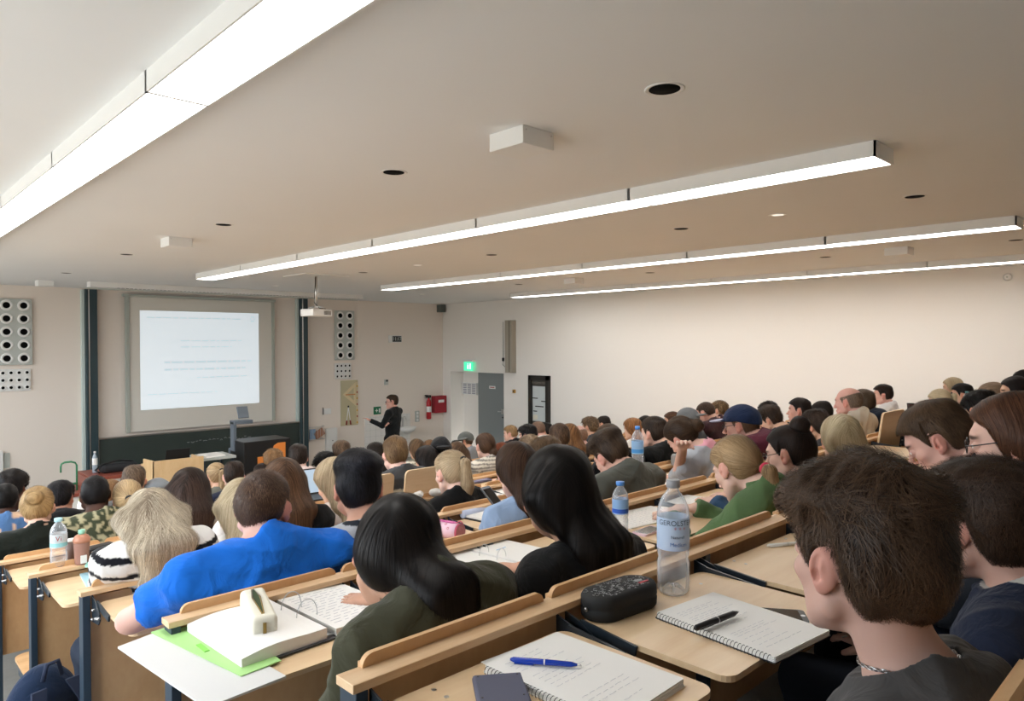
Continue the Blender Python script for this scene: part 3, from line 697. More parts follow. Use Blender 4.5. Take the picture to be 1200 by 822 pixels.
# ------------------------------------------------------------------ light strips
for si, (x0, x1) in enumerate(((.85, 1.08), (3.78, 4.04), (6.88, 7.13), (9.98, 10.23))):
    y0, y1 = 1.30, 10.42; zb = ZC+.93
    n = 6
    e = empty('ceiling_light_strip', ((x0+x1)/2, (y0+y1)/2, zb))
    lab = ['long white fluorescent light strip nearest the windows, crossing the top left corner', 'long white light strip second from the windows, above the middle of the benches',
           'long white light strip third from the windows, ending at the upper right', 'long white light strip closest to the far side wall'][si]
    tag(e, lab, 'ceiling light', None)
    L = (y1-y0)/n; cx, cyy = (x0+x1)/2, (y0+y1)/2
    for j in range(n):
        a = y0+j*L-cyy; b = a+L
        h = MB(); w = (x1-x0)/2
        h.box((-w, a+.0, .0), (-w+.008, b-.002, CEIL-zb)); h.box((w-.008, a+.002, .0), (w, b-.002, CEIL-zb)); h.box((-w, a+.0, .0), (w, a+.010, CEIL-zb)); h.box((-w, b-.010, .0), (w, b-.002, CEIL-zb)); h.box((-w+.008, a+.01, .02), (w-.008, b-.01, CEIL-zb))
        hh_ = h.build('housing', M_WHITE, e); MB().box((-w+.008, a+.010, .004), (w-.008, b-.010, .012)).build('diffuser', M_LIGHT, e); MB().box((-w-.0006, b-.0012, .001), (w+.0006, b+.0012, CEIL-zb-.001)).build('joint', mat('joint_grey', (.35, .35, .34), .6), e)
# ------------------------------------------------------------------ ceiling openings, spots, boxes
def hole(x, y, lab, spot=False, r=.055):
    e = empty('ceiling_spotlight' if spot else 'ceiling_downlight', (x, y, CEIL))
    tag(e, lab, 'ceiling light', 'recessed downlights set in the ceiling' if not spot else 'small lit ceiling spots')
    MB().lathe([(r, .0), (r+.012, -.004), (r+.018, -.002), (r+.018, .0)], n=28, cap=False).build('ring', M_WHITE, e)
    if spot: MB().lathe([(r, -.001), (r*.7, -.0015), (.004, -.002)], n=28).build('lamp', mat('spot_lamp', (.8, .8, .78), .15, .9, emit=(1, .95, .85), estr=.6), e)
    else: MB().lathe([(.003, -.0012), (r, -.0014), (r, -.0008), (.003, -.0008)], n=28, cap=True).build('opening', M_DARK, e)
nm = {1.6: 'nearest the camera', 3.5: 'second nearest', 6.0: 'third', 8.7: 'fourth', 11.5: 'farthest'}
for xi, x in enumerate((2.41, 5.46, 8.55)):
    for y in (1.62, 3.5, 6.0, 8.7, 11.5):
        if x > 5 and y > 11: continue
        hole(x, y, 'black round ceiling downlight, %s line from the windows, %s' % (('first', 'second', 'third')[xi], nm[round(y, 1)] if round(y, 1) in nm else 'nearest the camera'), r=.062)
for x, y, s in ((5.44, 2.6, 'between the two middle light strips, near the camera'), (5.47, 7.43, 'between the two middle light strips, far forward'), (5.57, 11.65, 'above the projection screen'), (8.76, 11.73, 'near the far corner of the ceiling')):
    hole(x, y, 'small shiny recessed spot '+s, True, .05)
for x, y, lab in ((2.42, 2.44, 'large near the camera at top centre'), (2.40, 7.1, 'in front of the screen side'), (8.32, 2.62, 'at the upper right between light strips'), (8.43, 7.35, 'far right side beyond the third light strip'), (2.45, 13.1, 'close to the front wall at left')):
    e = MB().box((-.105, -.115, -.085), (.105, .115, 0), ch=.003).build('ceiling_box', M_WHITE, loc=(x, y, CEIL)); tag(e, 'small white square ceiling box, '+lab, 'ceiling box')
    for sx in (-1, 1): MB().lathe([(.004, 0), (.004, .002)], (0, 0, 0), 8, M=TM((sx*.085, -.116, -.02), 0, PI/2)).build('screw', M_METAL, e)
# long ceiling housing of a roll-down screen
e = MB().box((3.0, 12.75, CEIL-.085), (8.0, 12.95, CEIL), ch=.004).build('screen_cassette', M_WHITE); tag(e, 'long white roll-down screen housing fixed under the ceiling before the board', 'screen housing')
ph = MB()
for i in range(70): ph.box((3.4+i*.065, 12.78, CEIL-.088), (3.44+i*.065, 12.80, CEIL-.0845))
ph.build('slot_row', M_DARK, e)
MB().box((3.0, 12.95, CEIL-.11), (8.0, 12.98, CEIL-.085)).build('lip', M_GREYP, e)
# ------------------------------------------------------------------ front wall furniture
def wallpt(px, py, y=YF): return onY(px, py, y)
def louver(name, x0, x1, z0, z1, nx, nz_, r, lab, dep=.06, white=False):
    e = MB().box((x0, YF-dep, z0), (x1, YF, z1), ch=.006).build(name, M_WHITE2 if white else M_GREYP); tag(e, lab, 'vent panel')
    for j in range(nz_):
        for i in range(nx):
            cx = x0+(x1-x0)*(i+.5)/nx; cz = z0+(z1-z0)*(j+.5)/nz_
            M = TM((cx, YF-dep, cz), 0, PI/2)
            q = MB().lathe([(r*.60, .002), (r*.75, .022), (r, .012), (r*1.08, 0)], n=20, M=M, cap=False).build('nozzle', M_WHITE, e)
            MB().lathe([(r*.62, .0), (r*.62, .006)], n=18, M=M).build('opening', M_DARK, q)
louver('air_nozzle_panel', 2.02, 2.50, ZC-.33, ZC+.78, 2, 5, .085, 'tall grey panel of ten round black air nozzles at far left of front wall')
louver('air_nozzle_panel', 8.27, 8.76, ZC-.37, ZC+.76, 2, 5, .085, 'tall grey panel of ten round black air nozzles right of the screen')
louver('hole_panel', 2.03, 2.48, ZC-.77, ZC-.40, 4, 3, .038, 'small white panel with twelve round holes at far left below the nozzles', .03, True)
louver('hole_panel', 8.27, 8.69, ZC-.80, ZC-.44, 4, 3, .038, 'small white panel with twelve round holes above the geometry tools', .03, True)
for x0, x1, l in ((3.28, 3.46, 'left'), (7.37, 7.54, 'right')):
    e = MB().box((x0, YF-.16, 0), (x1, YF, CEIL-.02), ch=.004).build('board_track', M_PILL); tag(e, 'dark green vertical board guide post %s of the projection screen' % l, 'guide post')
    MB().box((x0+.04, YF-.166, .02), (x0+.055, YF-.16, CEIL-.03)).build('groove', M_METAL, e)
    MB().box((x0-.05, YF-.09, 0), (x0-.005, YF, CEIL-.03)).build('side_rail', mat('pale_rail', srgb('c9d6d2'), .5), e)
# screen
e = empty('projection_screen', (5.35, YF, ZC-.3)); tag(e, 'large pale projection screen in a grey frame showing a faint slide', 'projection screen')
ox, oz = 5.35, ZC-.3
def P_(x0, z0, x1, z1, d0, d1, mt, nme, ch=0): return MB().box((x0-ox, -d1, z0-oz), (x1-ox, -d0, z1-oz), ch=ch).build(nme, mt, e)
P_(3.98, ZC-1.62, 6.76, ZC+.90, .06, .085, mat('screen_white', srgb('d9d5cc'), .8), 'panel')
fm = mat('screen_frame', srgb('a9aea6'), .5)
P_(3.93, ZC-1.62, 3.995, ZC+.93, .05, .11, fm, 'frame_side', .004); P_(6.74, ZC-1.62, 6.80, ZC+.93, .05, .11, fm, 'frame_side', .004); P_(3.88, ZC+.885, 6.82, ZC+.935, .05, .13, fm, 'frame_top', .004)
sm = bpy.data.materials.new('projected_slide'); sm.use_nodes = True; b_ = sm.node_tree.nodes['Principled BSDF']; b_.inputs['Base Color'].default_value = (.6, .6, .6, 1); b_.inputs['Emission Color'].default_value = (*srgb('dceaf2'), 1); b_.inputs['Emission Strength'].default_value = .62; b_.inputs['Roughness'].default_value = .9
P_(4.18, ZC-1.22, 6.46, ZC+.64, .085, .088, sm, 'projected_image')
tx = mat('slide_text', srgb('c8d6df'), .9, emit=srgb('c6d5de'), estr=.54)
for z, x0, x1, s in ((.50, 4.3, 6.1, .05), (.06, 4.9, 6.1, .05), (-.06, 4.9, 5.9, .05), (-.36, 4.6, 6.3, .075), (-.50, 4.6, 6.2, .075), (-.66, 5.2, 6.2, .05), (-.95, 4.3, 5.6, .04)):
    mb = MB(); r = random.Random(int(z*100)); x = x0
    while x < x1:
        w = r.uniform(.06, .20); mb.box((x-ox, -.0892, ZC+z-oz), (min(x+w, x1)-ox, -.088, ZC+z-oz+s*.55)); x += w+.03
    mb.build('slide_line', tx, e)
mb = MB()
for i in range(6):
    a = i*PI/3; mb.lathe([(.022, 0), (.022, .001)], n=10, M=TM((6.33-ox+.04*math.cos(a), -.088, ZC+.52-oz+.05*math.sin(a)), 0, PI/2))
mb.build('slide_emblem', tx, e)
# blackboard
bb = MB().box((3.48, YF-.10, ZC-2.75), (7.36, YF-.05, ZC-1.69)).build('blackboard', mat('board_green', srgb('303a36'), .55, noise=(3, .25))); tag(bb, 'long dark green blackboard below the projection screen', 'blackboard')
MB().box((3.46, YF-.11, ZC-1.70), (7.38, YF-.05, ZC-1.675)).build('frame_top', M_METAL, bb)
for x in (3.455, 7.355): MB().box((x, YF-.11, ZC-2.75), (x+.025, YF-.05, ZC-1.69)).build('frame_side', M_METAL, bb)
mb = MB(); r = random.Random(3); x = 5.0
while x < 6.3: w = r.uniform(.03, .09); z = ZC-1.90+r.uniform(-.02, .02); mb.tube([(x, YF-.1015, z), (x+w*.5, YF-.1015, z+r.uniform(-.03, .03)), (x+w, YF-.1015, z)], .003, 4); x += w+.03
mb.build('chalk_writing', mat('chalk', (.6, .6, .6), .9), bb)
# geometry tools on a beige board
e = MB().box((8.42, YF-.03, ZC-1.88), (8.86, YF, ZC-.84), ch=.003).build('tool_board', mat('beige_board', srgb('c2b999'), .7)); tag(e, 'narrow beige wall board for drawing tools right of the screen', 'tool board')
def flat(poly, d0, d1, m, name, lab, cat, hole=None):
    mb = MB()
    n = len(poly)
    if hole is None: mb.prism([(x, z) for x, z in poly], d0, d1, M=Matrix(((1, 0, 0, 0), (0, 0, -1, YF), (0, 1, 0, 0), (0, 0, 0, 1))))
    else:
        M = Matrix(((1, 0, 0, 0), (0, 0, -1, YF), (0, 1, 0, 0), (0, 0, 0, 1)))
        for i in range(n):
            j = (i+1) % n; mb.prism([poly[i], poly[j], hole[j], hole[i]], d0, d1, M=M)
    o = mb.build(name, m); tag(o, lab, cat); return o
mt = mat('pale_maple', srgb('dccba4'), .5)
tr = [(8.80, ZC-.88), (8.80, ZC-1.44), (8.46, ZC-1.16)]; cxt = sum(p[0] for p in tr)/3; czt = sum(p[1] for p in tr)/3
tri = flat(tr, .03, .042, mt, 'set_square', 'large wooden set square hanging on the beige board', 'set square', [(cxt+(x-cxt)*.55, czt+(z-czt)*.55) for x, z in tr])
MB().box((8.53, YF-.045, ZC-1.18), (8.78, YF-.042, ZC-1.155)).build('handle', mat('orange_wood', srgb('c98a5a'), .5), tri)
e = empty('board_compass', (8.60, YF-.04, ZC-1.45)); tag(e, 'white chalkboard compass with red feet hanging under the set square', 'compass')
for s in (-1, 1):
    l = MB().tube([(0, 0, 0), (s*.055, 0, -.38)], .010, 8).build('leg', M_WHITE, e); MB().tube([(s*.045, -.002, -.31), (s*.057, -.002, -.41)], .017, 8).build('foot', mat('red_plastic', srgb('8e2a26'), .5), l)
MB().lathe([(.015, 0), (.02, .02), (.012, .04)], (0, 0, -.01), 12).build('hinge', M_BLACK, e)
e = MB().box((8.815, YF-.045, ZC-1.86), (8.845, YF-.03, ZC-.88)).build('board_ruler', mt); tag(e, 'long vertical wooden ruler at the right edge of the beige board', 'ruler')
for i in range(7): MB().box((8.813, YF-.047, ZC-1.84+i*.14), (8.847, YF-.045, ZC-1.80+i*.14)).build('mark', mat('ruler_red', srgb('a8543e'), .6) if i % 2 else mat('ruler_yellow', srgb('d3a43a'), .6), e)
# clock, signs, boxes
e = MB().box((9.73, YF-.07, ZC+.03), (10.07, YF, ZC+.20), ch=.004).build('wall_clock', M_WHITE2); tag(e, 'small digital wall clock high on the front wall', 'clock')
MB().box((9.80, YF-.074, ZC+.045), (10.06, YF-.07, ZC+.185)).build('display', M_BLACK, e)
text_obj('digits', '11:17', .12, Matrix.Translation((9.93, YF-.0745, ZC+.115)) @ Matrix.Rotation(PI/2, 4, 'X'), mat('clock_digits', (.4, .42, .40), .5, emit=(.5, .55, .5), estr=.25), e)
e = MB().box((9.60, YF-.05, ZC-.99), (9.69, YF, ZC-.86), ch=.004).build('wall_sensor', M_GREYP); tag(e, 'small grey sensor box on the front wall above the lecturer', 'sensor'); MB().box((9.62, YF-.055, ZC-.91), (9.68, YF-.05, ZC-.865)).build('lens', M_BLACK, e)
e = MB().box((9.30, YF-.012, ZC-1.68), (9.50, YF, ZC-1.50)).build('rescue_sign', mat('sign_green', srgb('1d6e4a'), .5)); tag(e, 'small green first aid sign on the front wall beside the lecturer', 'sign')
c = 9.36; MB().box((9.34, YF-.014, ZC-1.60), (9.42, YF-.012, ZC-1.58)).box((9.37, YF-.014, ZC-1.63), (9.39, YF-.012, ZC-1.55)).box((9.44, YF-.014, ZC-1.64), (9.48, YF-.012, ZC-1.54)).build('symbol', M_WHITE, e)
# extinguisher
e = MB().lathe([(.05, 0), (.062, .02), (.062, .42), (.05, .47), (.025, .50), (.02, .54)], (10.87, YF-.09, ZC-1.90), 20).build('fire_extinguisher', mat('fire_red', srgb('b3202a'), .35)); tag(e, 'red fire extinguisher with black valve mounted on the front wall', 'fire extinguisher')
MB().box((10.80, YF-.12, ZC-1.36), (10.92, YF-.05, ZC-1.30)).tube([(10.86, YF-.12, ZC-1.33), (10.78, YF-.14, ZC-1.30), (10.72, YF-.13, ZC-1.30)], .018, 8).build('valve', M_BLACK, e)
MB().lathe([(.0625, 0), (.0625, .14)], (10.87, YF-.09, ZC-1.72), 20, cap=False).build('label', M_WHITE, e)
e = MB().box((11.02, YF-.16, ZC-1.76), (11.385, YF, ZC-1.33), ch=.008).build('hose_cabinet', mat('cabinet_red', srgb('9c2733'), .4)); tag(e, 'dark red wall cabinet in the far corner beside the extinguisher', 'fire cabinet')
MB().box((11.12, YF-.163, ZC-1.50), (11.30, YF-.16, ZC-1.43)).build('label', M_WHITE, e)
e = MB().box((10.50, YF-.03, ZC-1.95), (10.62, YF, ZC-1.68), ch=.004).build('switch_panel', M_GREYP); tag(e, 'grey switch and socket panel below the extinguisher level', 'switch')
for i in range(3): MB().box((10.53, YF-.036, ZC-1.93+i*.085), (10.59, YF-.03, ZC-1.87+i*.085), ch=.003).build('socket', M_WHITE, e)
e = MB().box((11.20, YF-.17, ZC+.80), (11.36, YF, ZC+.985), ch=.01).build('corner_speaker', mat('speaker_grey', srgb('5d6460'), .6)); tag(e, 'small dark grey loudspeaker under the ceiling in the far corner', 'loudspeaker')
e = empty('magazine_rack', (7.74, YF-.06, ZC-1.95)); tag(e, 'wire wall rack holding blue and brown leaflets', 'rack')
mb = MB()
for z in (-.16, .12): mb.tube([(-.18, .05, z), (-.18, -.07, z), (.2, -.07, z), (.2, .05, z)], .006, 6)
for i in range(6): mb.tube([(-.16+i*.065, -.07, -.16), (-.16+i*.065, -.07, .12)], .003, 5)
mb.build('wire_frame', M_METAL, e)
t_ = MB().box((7.60, YF-.10, ZC-2.10), (7.74, YF-.07, ZC-1.88)).build('leaflet', mat('leaflet_blue', srgb('8fa9c8'), .6)); tag(t_, 'blue leaflet stack in the wire wall rack', 'leaflet')
t_ = MB().box((-.12, -.01, -.08), (.12, .02, .08)).build('leaflet', mat('leaflet_brown', srgb('a87a62'), .6), loc=(7.83, YF-.09, ZC-1.99)); t_.rotation_euler = (0, -.5, 0); tag(t_, 'brown leaflet leaning in the wire wall rack', 'leaflet')
e = MB().box((8.02, YF-.06, 0), (8.30, YF, ZC-1.90), ch=.004).build('cable_duct', M_WHITE2); tag(e, 'white vertical cable duct on the front wall right of the board', 'cable duct'); MB().lathe([(.012, 0), (.012, .006)], n=10, M=TM((8.18, YF-.06, ZC-2.18), 0, PI/2)).build('lock', M_BLACK, e)
e = MB().box((7.98, YF-.04, ZC-1.58), (8.16, YF, ZC-1.45), ch=.004).build('wall_socket', M_WHITE); tag(e, 'white phone holder and cable on the front wall left of the tool board', 'wall box'); MB().tube([(7.95, YF-.05, ZC-1.42), (7.95, YF-.05, ZC-1.58)], .010, 6).build('handset', M_BLACK, e)
# wash basin with tiles
e = MB().box((9.05, YF-.012, 0), (10.35, YF, ZC-1.72)).build('tile_panel', mat('white_tile', srgb('e8e6e2'), .25)); tag(e, 'white tiled wall area behind the lecturer', 'tiles')
mb = MB()
for i in range(1, 9): mb.box((9.05+i*.15, YF-.0135, 0), (9.054+i*.15, YF-.012, ZC-1.72))
for j in range(1, 8): mb.box((9.05, YF-.0135, j*.15), (10.35, YF-.012, j*.15+.004))
mb.build('grout', M_GREYP, e)
e = MB().lathe([(.05, -.16), (.16, -.10), (.22, 0), (.20, .0), (.14, -.07), (.02, -.10)], (10.10, YF-.25, ZC-2.02), 28).build('wash_basin', M_WHITE); tag(e, 'white wall wash basin behind the lecturer', 'basin')
MB().tube([(10.10, YF-.05, ZC-2.02), (10.10, YF-.05, ZC-1.80), (10.10, YF-.15, ZC-1.78), (10.10, YF-.20, ZC-1.84)], .013, 8).build('tap', M_METAL, e)
# projector
e = empty('ceiling_projector', (5.30, 9.6, CEIL)); tag(e, 'white data projector hanging on a pole from the ceiling before the screen', 'projector')
pz = onY(370, 367, 9.62)[2]-CEIL; pxo = onY(370, 367, 9.62)[0]-5.30
MB().box((-.35, -.35, -.012), (.35, .35, 0), M=TM((pxo, 0, 0), 0)).build('ceiling_plate', M_WHITE, e)
MB().tube([(pxo, 0, 0), (pxo, 0, pz+.08)], .022, 12).build('pole', M_METAL, e)
bd = MB().box((-.19, -.14, -.055), (.19, .14, .055), ch=.02, M=TM((pxo, 0, pz), .25)).build('body', M_WHITE2, e)
MB().lathe([(.045, 0), (.045, .04), (.03, .04)], n=18, M=TM((pxo-.12, .13, pz), .25, -PI/2)).build('lens', M_BLACK, bd)
mb = MB()
for i in range(7): mb.box((.02+i*.02, -.1415, -.03), (.03+i*.02, -.139, .03), M=TM((pxo, 0, pz), .25))
mb.build('vent_slots', M_DARK, bd)
mb = MB()
for a in range(4): t = a*PI/2+.6; mb.tube([(pxo, 0, pz+.10), (pxo+.12*math.cos(t), .12*math.sin(t), pz+.08), (pxo+.12*math.cos(t), .12*math.sin(t), pz+.05)], .008, 6)
mb.box((pxo-.05, -.05, pz+.075), (pxo+.05, .05, pz+.10)).build('bracket', M_METAL, e)
MB().tube([(pxo-.02, -.02, 0), (pxo-.045, -.03, pz*.6), (pxo-.05, -.03, pz+.15), (pxo+.02, -.05, pz+.07), (pxo+.10, -.10, pz+.06)], .006, 6).build('cable', M_BLACK, e)
# door, exit sign, wall things on the right
dr = struct(MB().box((XR+.36, 12.12, 0), (XR+.42, 13.44, 2.07)).build('door_1', mat('door_grey', srgb('83898a'), .5)))
MB().box((XR+.355, 12.44, 0), (XR+.361, 12.455, 2.07)).build('door_gap', M_DARK, dr)
hd = MB().box((XR+.345, 12.50, ZC-1.72), (XR+.36, 12.58, ZC-1.60), ch=.004).tube([(XR+.33, 12.54, ZC-1.66), (XR+.31, 12.54, ZC-1.66), (XR+.31, 12.66, ZC-1.66)], .009, 8).build('door_handle', M_METAL, dr); MB().lathe([(.02, 0), (.02, .01)], n=12, M=TM((XR+.36, 12.54, ZC-1.80), 0, 0, -PI/2)).build('lock', M_BLACK, dr)
sg = MB().box((XR+.352, 12.80, ZC-1.12), (XR+.36, 13.02, ZC-1.05)).build('door_sign', M_WHITE); tag(sg, 'narrow white sign plate with red letters on the grey door', 'sign'); MB().box((XR+.350, 12.83, ZC-1.095), (XR+.352, 12.99, ZC-1.075)).build('lettering', mat('sign_red', srgb('a5313a'), .5), sg)
e = MB().box((XR+.34, 13.50, ZC-1.10), (XR+.42, 14.05, ZC-.80)).build('notice', M_WHITE); e.location = (0, 0, -.2); tag(e, 'white notice sheets pinned in the recess left of the grey door', 'notice')
mb = MB()
for i in range(3):
    for j in range(6): mb.box((XR+.338, 13.53+i*.17, ZC-1.08+j*.045), (XR+.34, 13.66+i*.17, ZC-1.055+j*.045))
mb.build('printed_lines', mat('print_grey', srgb('9b9ba6'), .7), e)
e = empty('exit_sign', (XR-.08, 13.30, ZC-.55)); tag(e, 'lit green exit sign above the grey door', 'exit sign')
MB().box((-.04, -.18, .10), (.08, .18, .16), ch=.004).build('housing', M_WHITE, e)
MB().box((-.01, -.16, -.12), (.01, .16, .10)).build('panel', mat('exit_green', srgb('4fd0a4'), .4, emit=srgb('43cf9c'), estr=1.3), e)
mb = MB().box((-.012, -.02, -.08), (-.010, .03, .02)).box((-.012, -.10, -.08), (-.010, -.06, .06)).lathe([(.016, 0), (.016, .002)], n=10, M=TM((-.010, .01, .045), 0, 0, -PI/2)); mb.build('symbol', mat('exit_white', (.9, .9, .9), .5, emit=(1, 1, 1), estr=1.0), e)
e = MB().box((XR-.14, 11.70, ZC-.68), (XR, 11.93, ZC+.53), ch=.005).build('column_speaker', mat('column_grey', srgb('a39c8e'), .6)); tag(e, 'tall slim grey column loudspeaker on the side wall above the door', 'loudspeaker')
MB().box((XR-.145, 11.78, ZC-.66), (XR-.14, 11.79, ZC+.51)).build('seam', M_DARK, e)
e = MB().tube([(XR-.015, 12.12, ZC+.50), (XR-.015, 12.12, ZC-.36)], .004, 6).tube([(XR-.015, 12.12, ZC-.42), (XR-.015, 12.14, ZC-.50), (XR-.015, 12.05, ZC-.56), (XR-.015, 11.96, ZC-.50)], .006, 6).build('wall_cable', M_BLACK); tag(e, 'thin black cable hanging beside the slim grey column speaker', 'cable')
MB().box((XR-.03, 12.09, ZC-.42), (XR-.005, 12.15, ZC-.34), ch=.004).build('plug', M_BLACK, e)
e = MB().box((XR-.03, 11.72, ZC-1.15), (XR, 11.80, ZC-1.07), ch=.003).build('call_button', mat('amber', srgb('b98d3e'), .5)); tag(e, 'tiny amber call point on the wall right of the door', 'button'); MB().lathe([(.018, 0), (.018, .006)], n=12, M=TM((XR-.03, 11.76, ZC-1.11), 0, 0, -PI/2)).build('knob', M_BLACK, e)
e = MB().lathe([(.05, 0), (.05, .02), (.03, .03)], n=20, M=TM((XR, 2.25, ZC+.86), 0, 0, -PI/2)).build('wall_detector', M_WHITE); e.scale = (1, 1, 1); tag(e, 'round white detector high on the side wall at far right', 'detector'); MB().lathe([(.012, .03), (.012, .035)], n=12, M=TM((XR, 2.25, ZC+.86), 0, 0, -PI/2)).build('lens', M_GREYP, e)
# display case
e = empty('display_case', (XR, 10.93, ZC-1.5)); tag(e, 'black framed tall glass notice case on the side wall', 'notice case')
fm_ = mat('case_black', srgb('26231f'), .4)
def D_(y0, z0, y1, z1, d0, d1, m, n): return MB().box((-d1, y0-10.93, z0-ZC+1.5), (-d0, y1-10.93, z1-ZC+1.5)).build(n, m, e)
D_(10.62, ZC-2.35, 11.23, ZC-.72, 0, .03, fm_, 'back_panel')
for y0, y1 in ((10.62, 10.70), (11.15, 11.23)): D_(y0, ZC-2.35, y1, ZC-.72, .03, .09, fm_, 'frame_side')
D_(10.62, ZC-.82, 11.23, ZC-.72, .03, .09, fm_, 'frame_top')
D_(10.70, ZC-.95, 11.15, ZC-.82, .03, .035, mat('case_header', srgb('4a463f'), .5), 'header'); D_(10.70, ZC-1.88, 11.15, ZC-1.74, .03, .04, mat('case_header', srgb('4a463f'), .5), 'middle_bar')
text_obj('lettering', 'INFORMATION', .065, Matrix.Translation((-.037, 0, ZC-.885-ZC+1.5)) @ Matrix.Rotation(-PI/2, 4, 'Z') @ Matrix.Rotation(PI/2, 4, 'X'), mat('case_letters', srgb('8b867c'), .5), e)
pb = D_(10.71, ZC-1.74, 11.14, ZC-.96, .03, .036, mat('notice_back', srgb('c9d0d0'), .6), 'notice_field'); D_(10.71, ZC-2.3, 11.14, ZC-1.89, .03, .036, mat('notice_back', srgb('c9d0d0'), .6), 'notice_field')
for y, z, w in ((10.98, -1.24, .16), (10.74, -1.30, .13), (10.80, -1.42, .26), (11.0, -1.53, .12)):
    D_(y, ZC+z, y+w, ZC+z+.022, .036, .040, M_BLACK, 'notice_strip')
D_(10.99, ZC-1.71, 11.12, ZC-1.60, .036, .040, mat('cream_paper', srgb('e3decb'), .7), 'pinned_card')
# ------------------------------------------------------------------ lecture desk group
lt = ZC-1.70
e = empty('lectern', (3.7, 11.05, 0)); tag(e, 'light wooden lectern with angled left side before the blackboard', 'lectern')
M_LECT = wood('lectern_wood', srgb('d8b382'), srgb('e2c295'), (3, 3, 1), .5)
MB().box((-.33, -.02, 0), (.40, .01, lt), ch=.003).build('front_panel', M_LECT, e)
MB().prism([(-.33, -.02), (-.36, .30), (-.34, .30), (-.31, -.02)], 0, lt+.01).build('side_panel', M_LECT, e); MB().box((.38, 0, 0), (.40, .45, lt-.02)).build('side_panel', M_LECT, e)
MB().box((-.33, .02, lt-.12), (.39, .50, lt-.09)).build('top', M_LECT, e)
e = empty('laptop', (3.72, 11.25, lt-.09)); tag(e, 'open black laptop on the wooden lectern', 'laptop')
MB().box((-.17, -.12, 0), (.17, .12, .018), ch=.003).build('base', M_BLACK, e); MB().box((-.17, -.006, 0), (.17, .006, .23), ch=.003, M=TM((.02, -.13, .012), 0, .25)).build('screen', M_BLACK, e)
e = empty('lecture_bench', (4.55, 11.4, 0)); tag(e, 'grey laboratory trolley table beside the lectern', 'table')
MB().box((-.42, -.25, lt-.10), (.10, .30, lt-.06), ch=.004).build('top', M_GREYP, e)
for a in (-.38, .06):
    for b in (-.2, .25): MB().box((a-.015, b-.015, 0), (a+.015, b+.015, lt-.10)).build('leg', M_STEEL, e)
e = MB().box((4.20, 11.2, lt-.06), (4.5, 11.55, lt-.035)).build('paper_stack', mat('paper', srgb('eceae6'), .8)); tag(e, 'loose white papers on the table beside the lectern', 'papers')
e = empty('document_camera', (4.88, 11.7, 0)); tag(e, 'grey visualizer with a tall arm and tilted head beside the lectern', 'document camera')
mg = mat('visualizer_grey', srgb('66707a'), .45)
MB().box((-.05, -.22, lt-.14), (.42, .22, lt-.04), ch=.02).build('base', mg, e); MB().box((-.10, -.14, lt-.06), (-.05, .0, lt+.42), ch=.006).build('arm', mg, e)
hd = MB().box((-.10, -.16, lt+.38), (.22, .02, lt+.44), ch=.006).build('head', mg, e); MB().box((0, -.1, 0), (.18, -.07, .20), ch=.006, M=TM((.0, -.02, lt+.44), 0, -.4)).build('mirror', mg, hd)
for x in (0, .36): MB().box((x, -.15, 0), (x+.03, .15, lt-.14)).build('stand', M_BLACK, e)
e = empty('piano', (5.2, 11.2, 0)); tag(e, 'black upright cabinet with orange shapes in front of the blackboard', 'cabinet')
pzt = ZC-1.58; MB().box((-.40, 0, 0), (.40, .55, pzt), ch=.01).build('body', M_BLACK, e)
om = mat('orange_card', srgb('e88a3c'), .6)
mbp = MB(); Mx = Matrix(((1, 0, 0, 0), (0, 0, -1, -.0), (0, 1, 0, 0), (0, 0, 0, 1)))
mbp.prism([(.07, pzt-.32), (.30, pzt-.32), (.30, pzt-.06), (.17, pzt-.06), (.10, pzt-.10), (.07, pzt-.18)], .0, .01, M=Mx); mbp.prism([(-.18, pzt-.47), (.07, pzt-.47), (.07, pzt-.26), (-.18, pzt-.26)], .0, .01, M=Mx)
mbp.build('orange_panel', om, e)
# red laboratory bench with a sink and green taps
e = empty('laboratory_bench', (2.7, 11.9, 0)); tag(e, 'white laboratory bench with a dark red tiled top at the left', 'bench')
rt = mat('red_ceramic', srgb('8d4a3c'), .35, noise=(20, .15)); zt_ = ZC-1.93
MB().box((-.55, -.35, 0), (-.02, .35, zt_-.22), ch=.004).box((.0, -.35, 0), (.85, .35, zt_-.03), ch=.004).build('cabinet', M_WHITE, e)
MB().box((-.60, -.40, zt_-.22), (.0, .40, zt_-.17), ch=.004).box((.0, -.40, zt_-.03), (.90, .40, zt_+.02), ch=.004).box((-.02, -.40, zt_-.2), (.02, .40, zt_), ch=.003).build('top', rt, e)
gm = mat('tap_green', srgb('3f8a62'), .4)
e = empty('laboratory_tap', (2.52, 11.75, zt_-.17)); tag(e, 'green laboratory swan neck tap with black knobs on the red bench', 'tap')
MB().tube([(.05, 0, 0), (.05, 0, .36), (.03, 0, .40), (-.02, 0, .42), (-.10, 0, .42), (-.14, 0, .40), (-.15, 0, .36), (-.15, 0, .28)], .013, 8).build('spout', gm, e)
MB().tube([(.06, 0, .10), (-.16, 0, .09)], .018, 8).tube([(-.07, -.01, 0), (-.07, -.01, .09)], .012, 8).tube([(-.16, -.01, .04), (-.16, -.01, .09)], .012, 8).build('manifold', gm, e)
for x in (-.07, -.18): MB().lathe([(.012, 0), (.026, .03), (.022, .05)], (x, 0, .10), 12).build('knob', M_BLACK, e)
e = empty('shoulder_bag', (3.15, 11.85, zt_+.02)); tag(e, 'black shoulder bag lying on the red bench top', 'bag')
MB().box((-.26, -.12, 0), (.24, .12, .13), ch=.05).build('body', mat('black_nylon', (.012, .013, .016), .7), e)
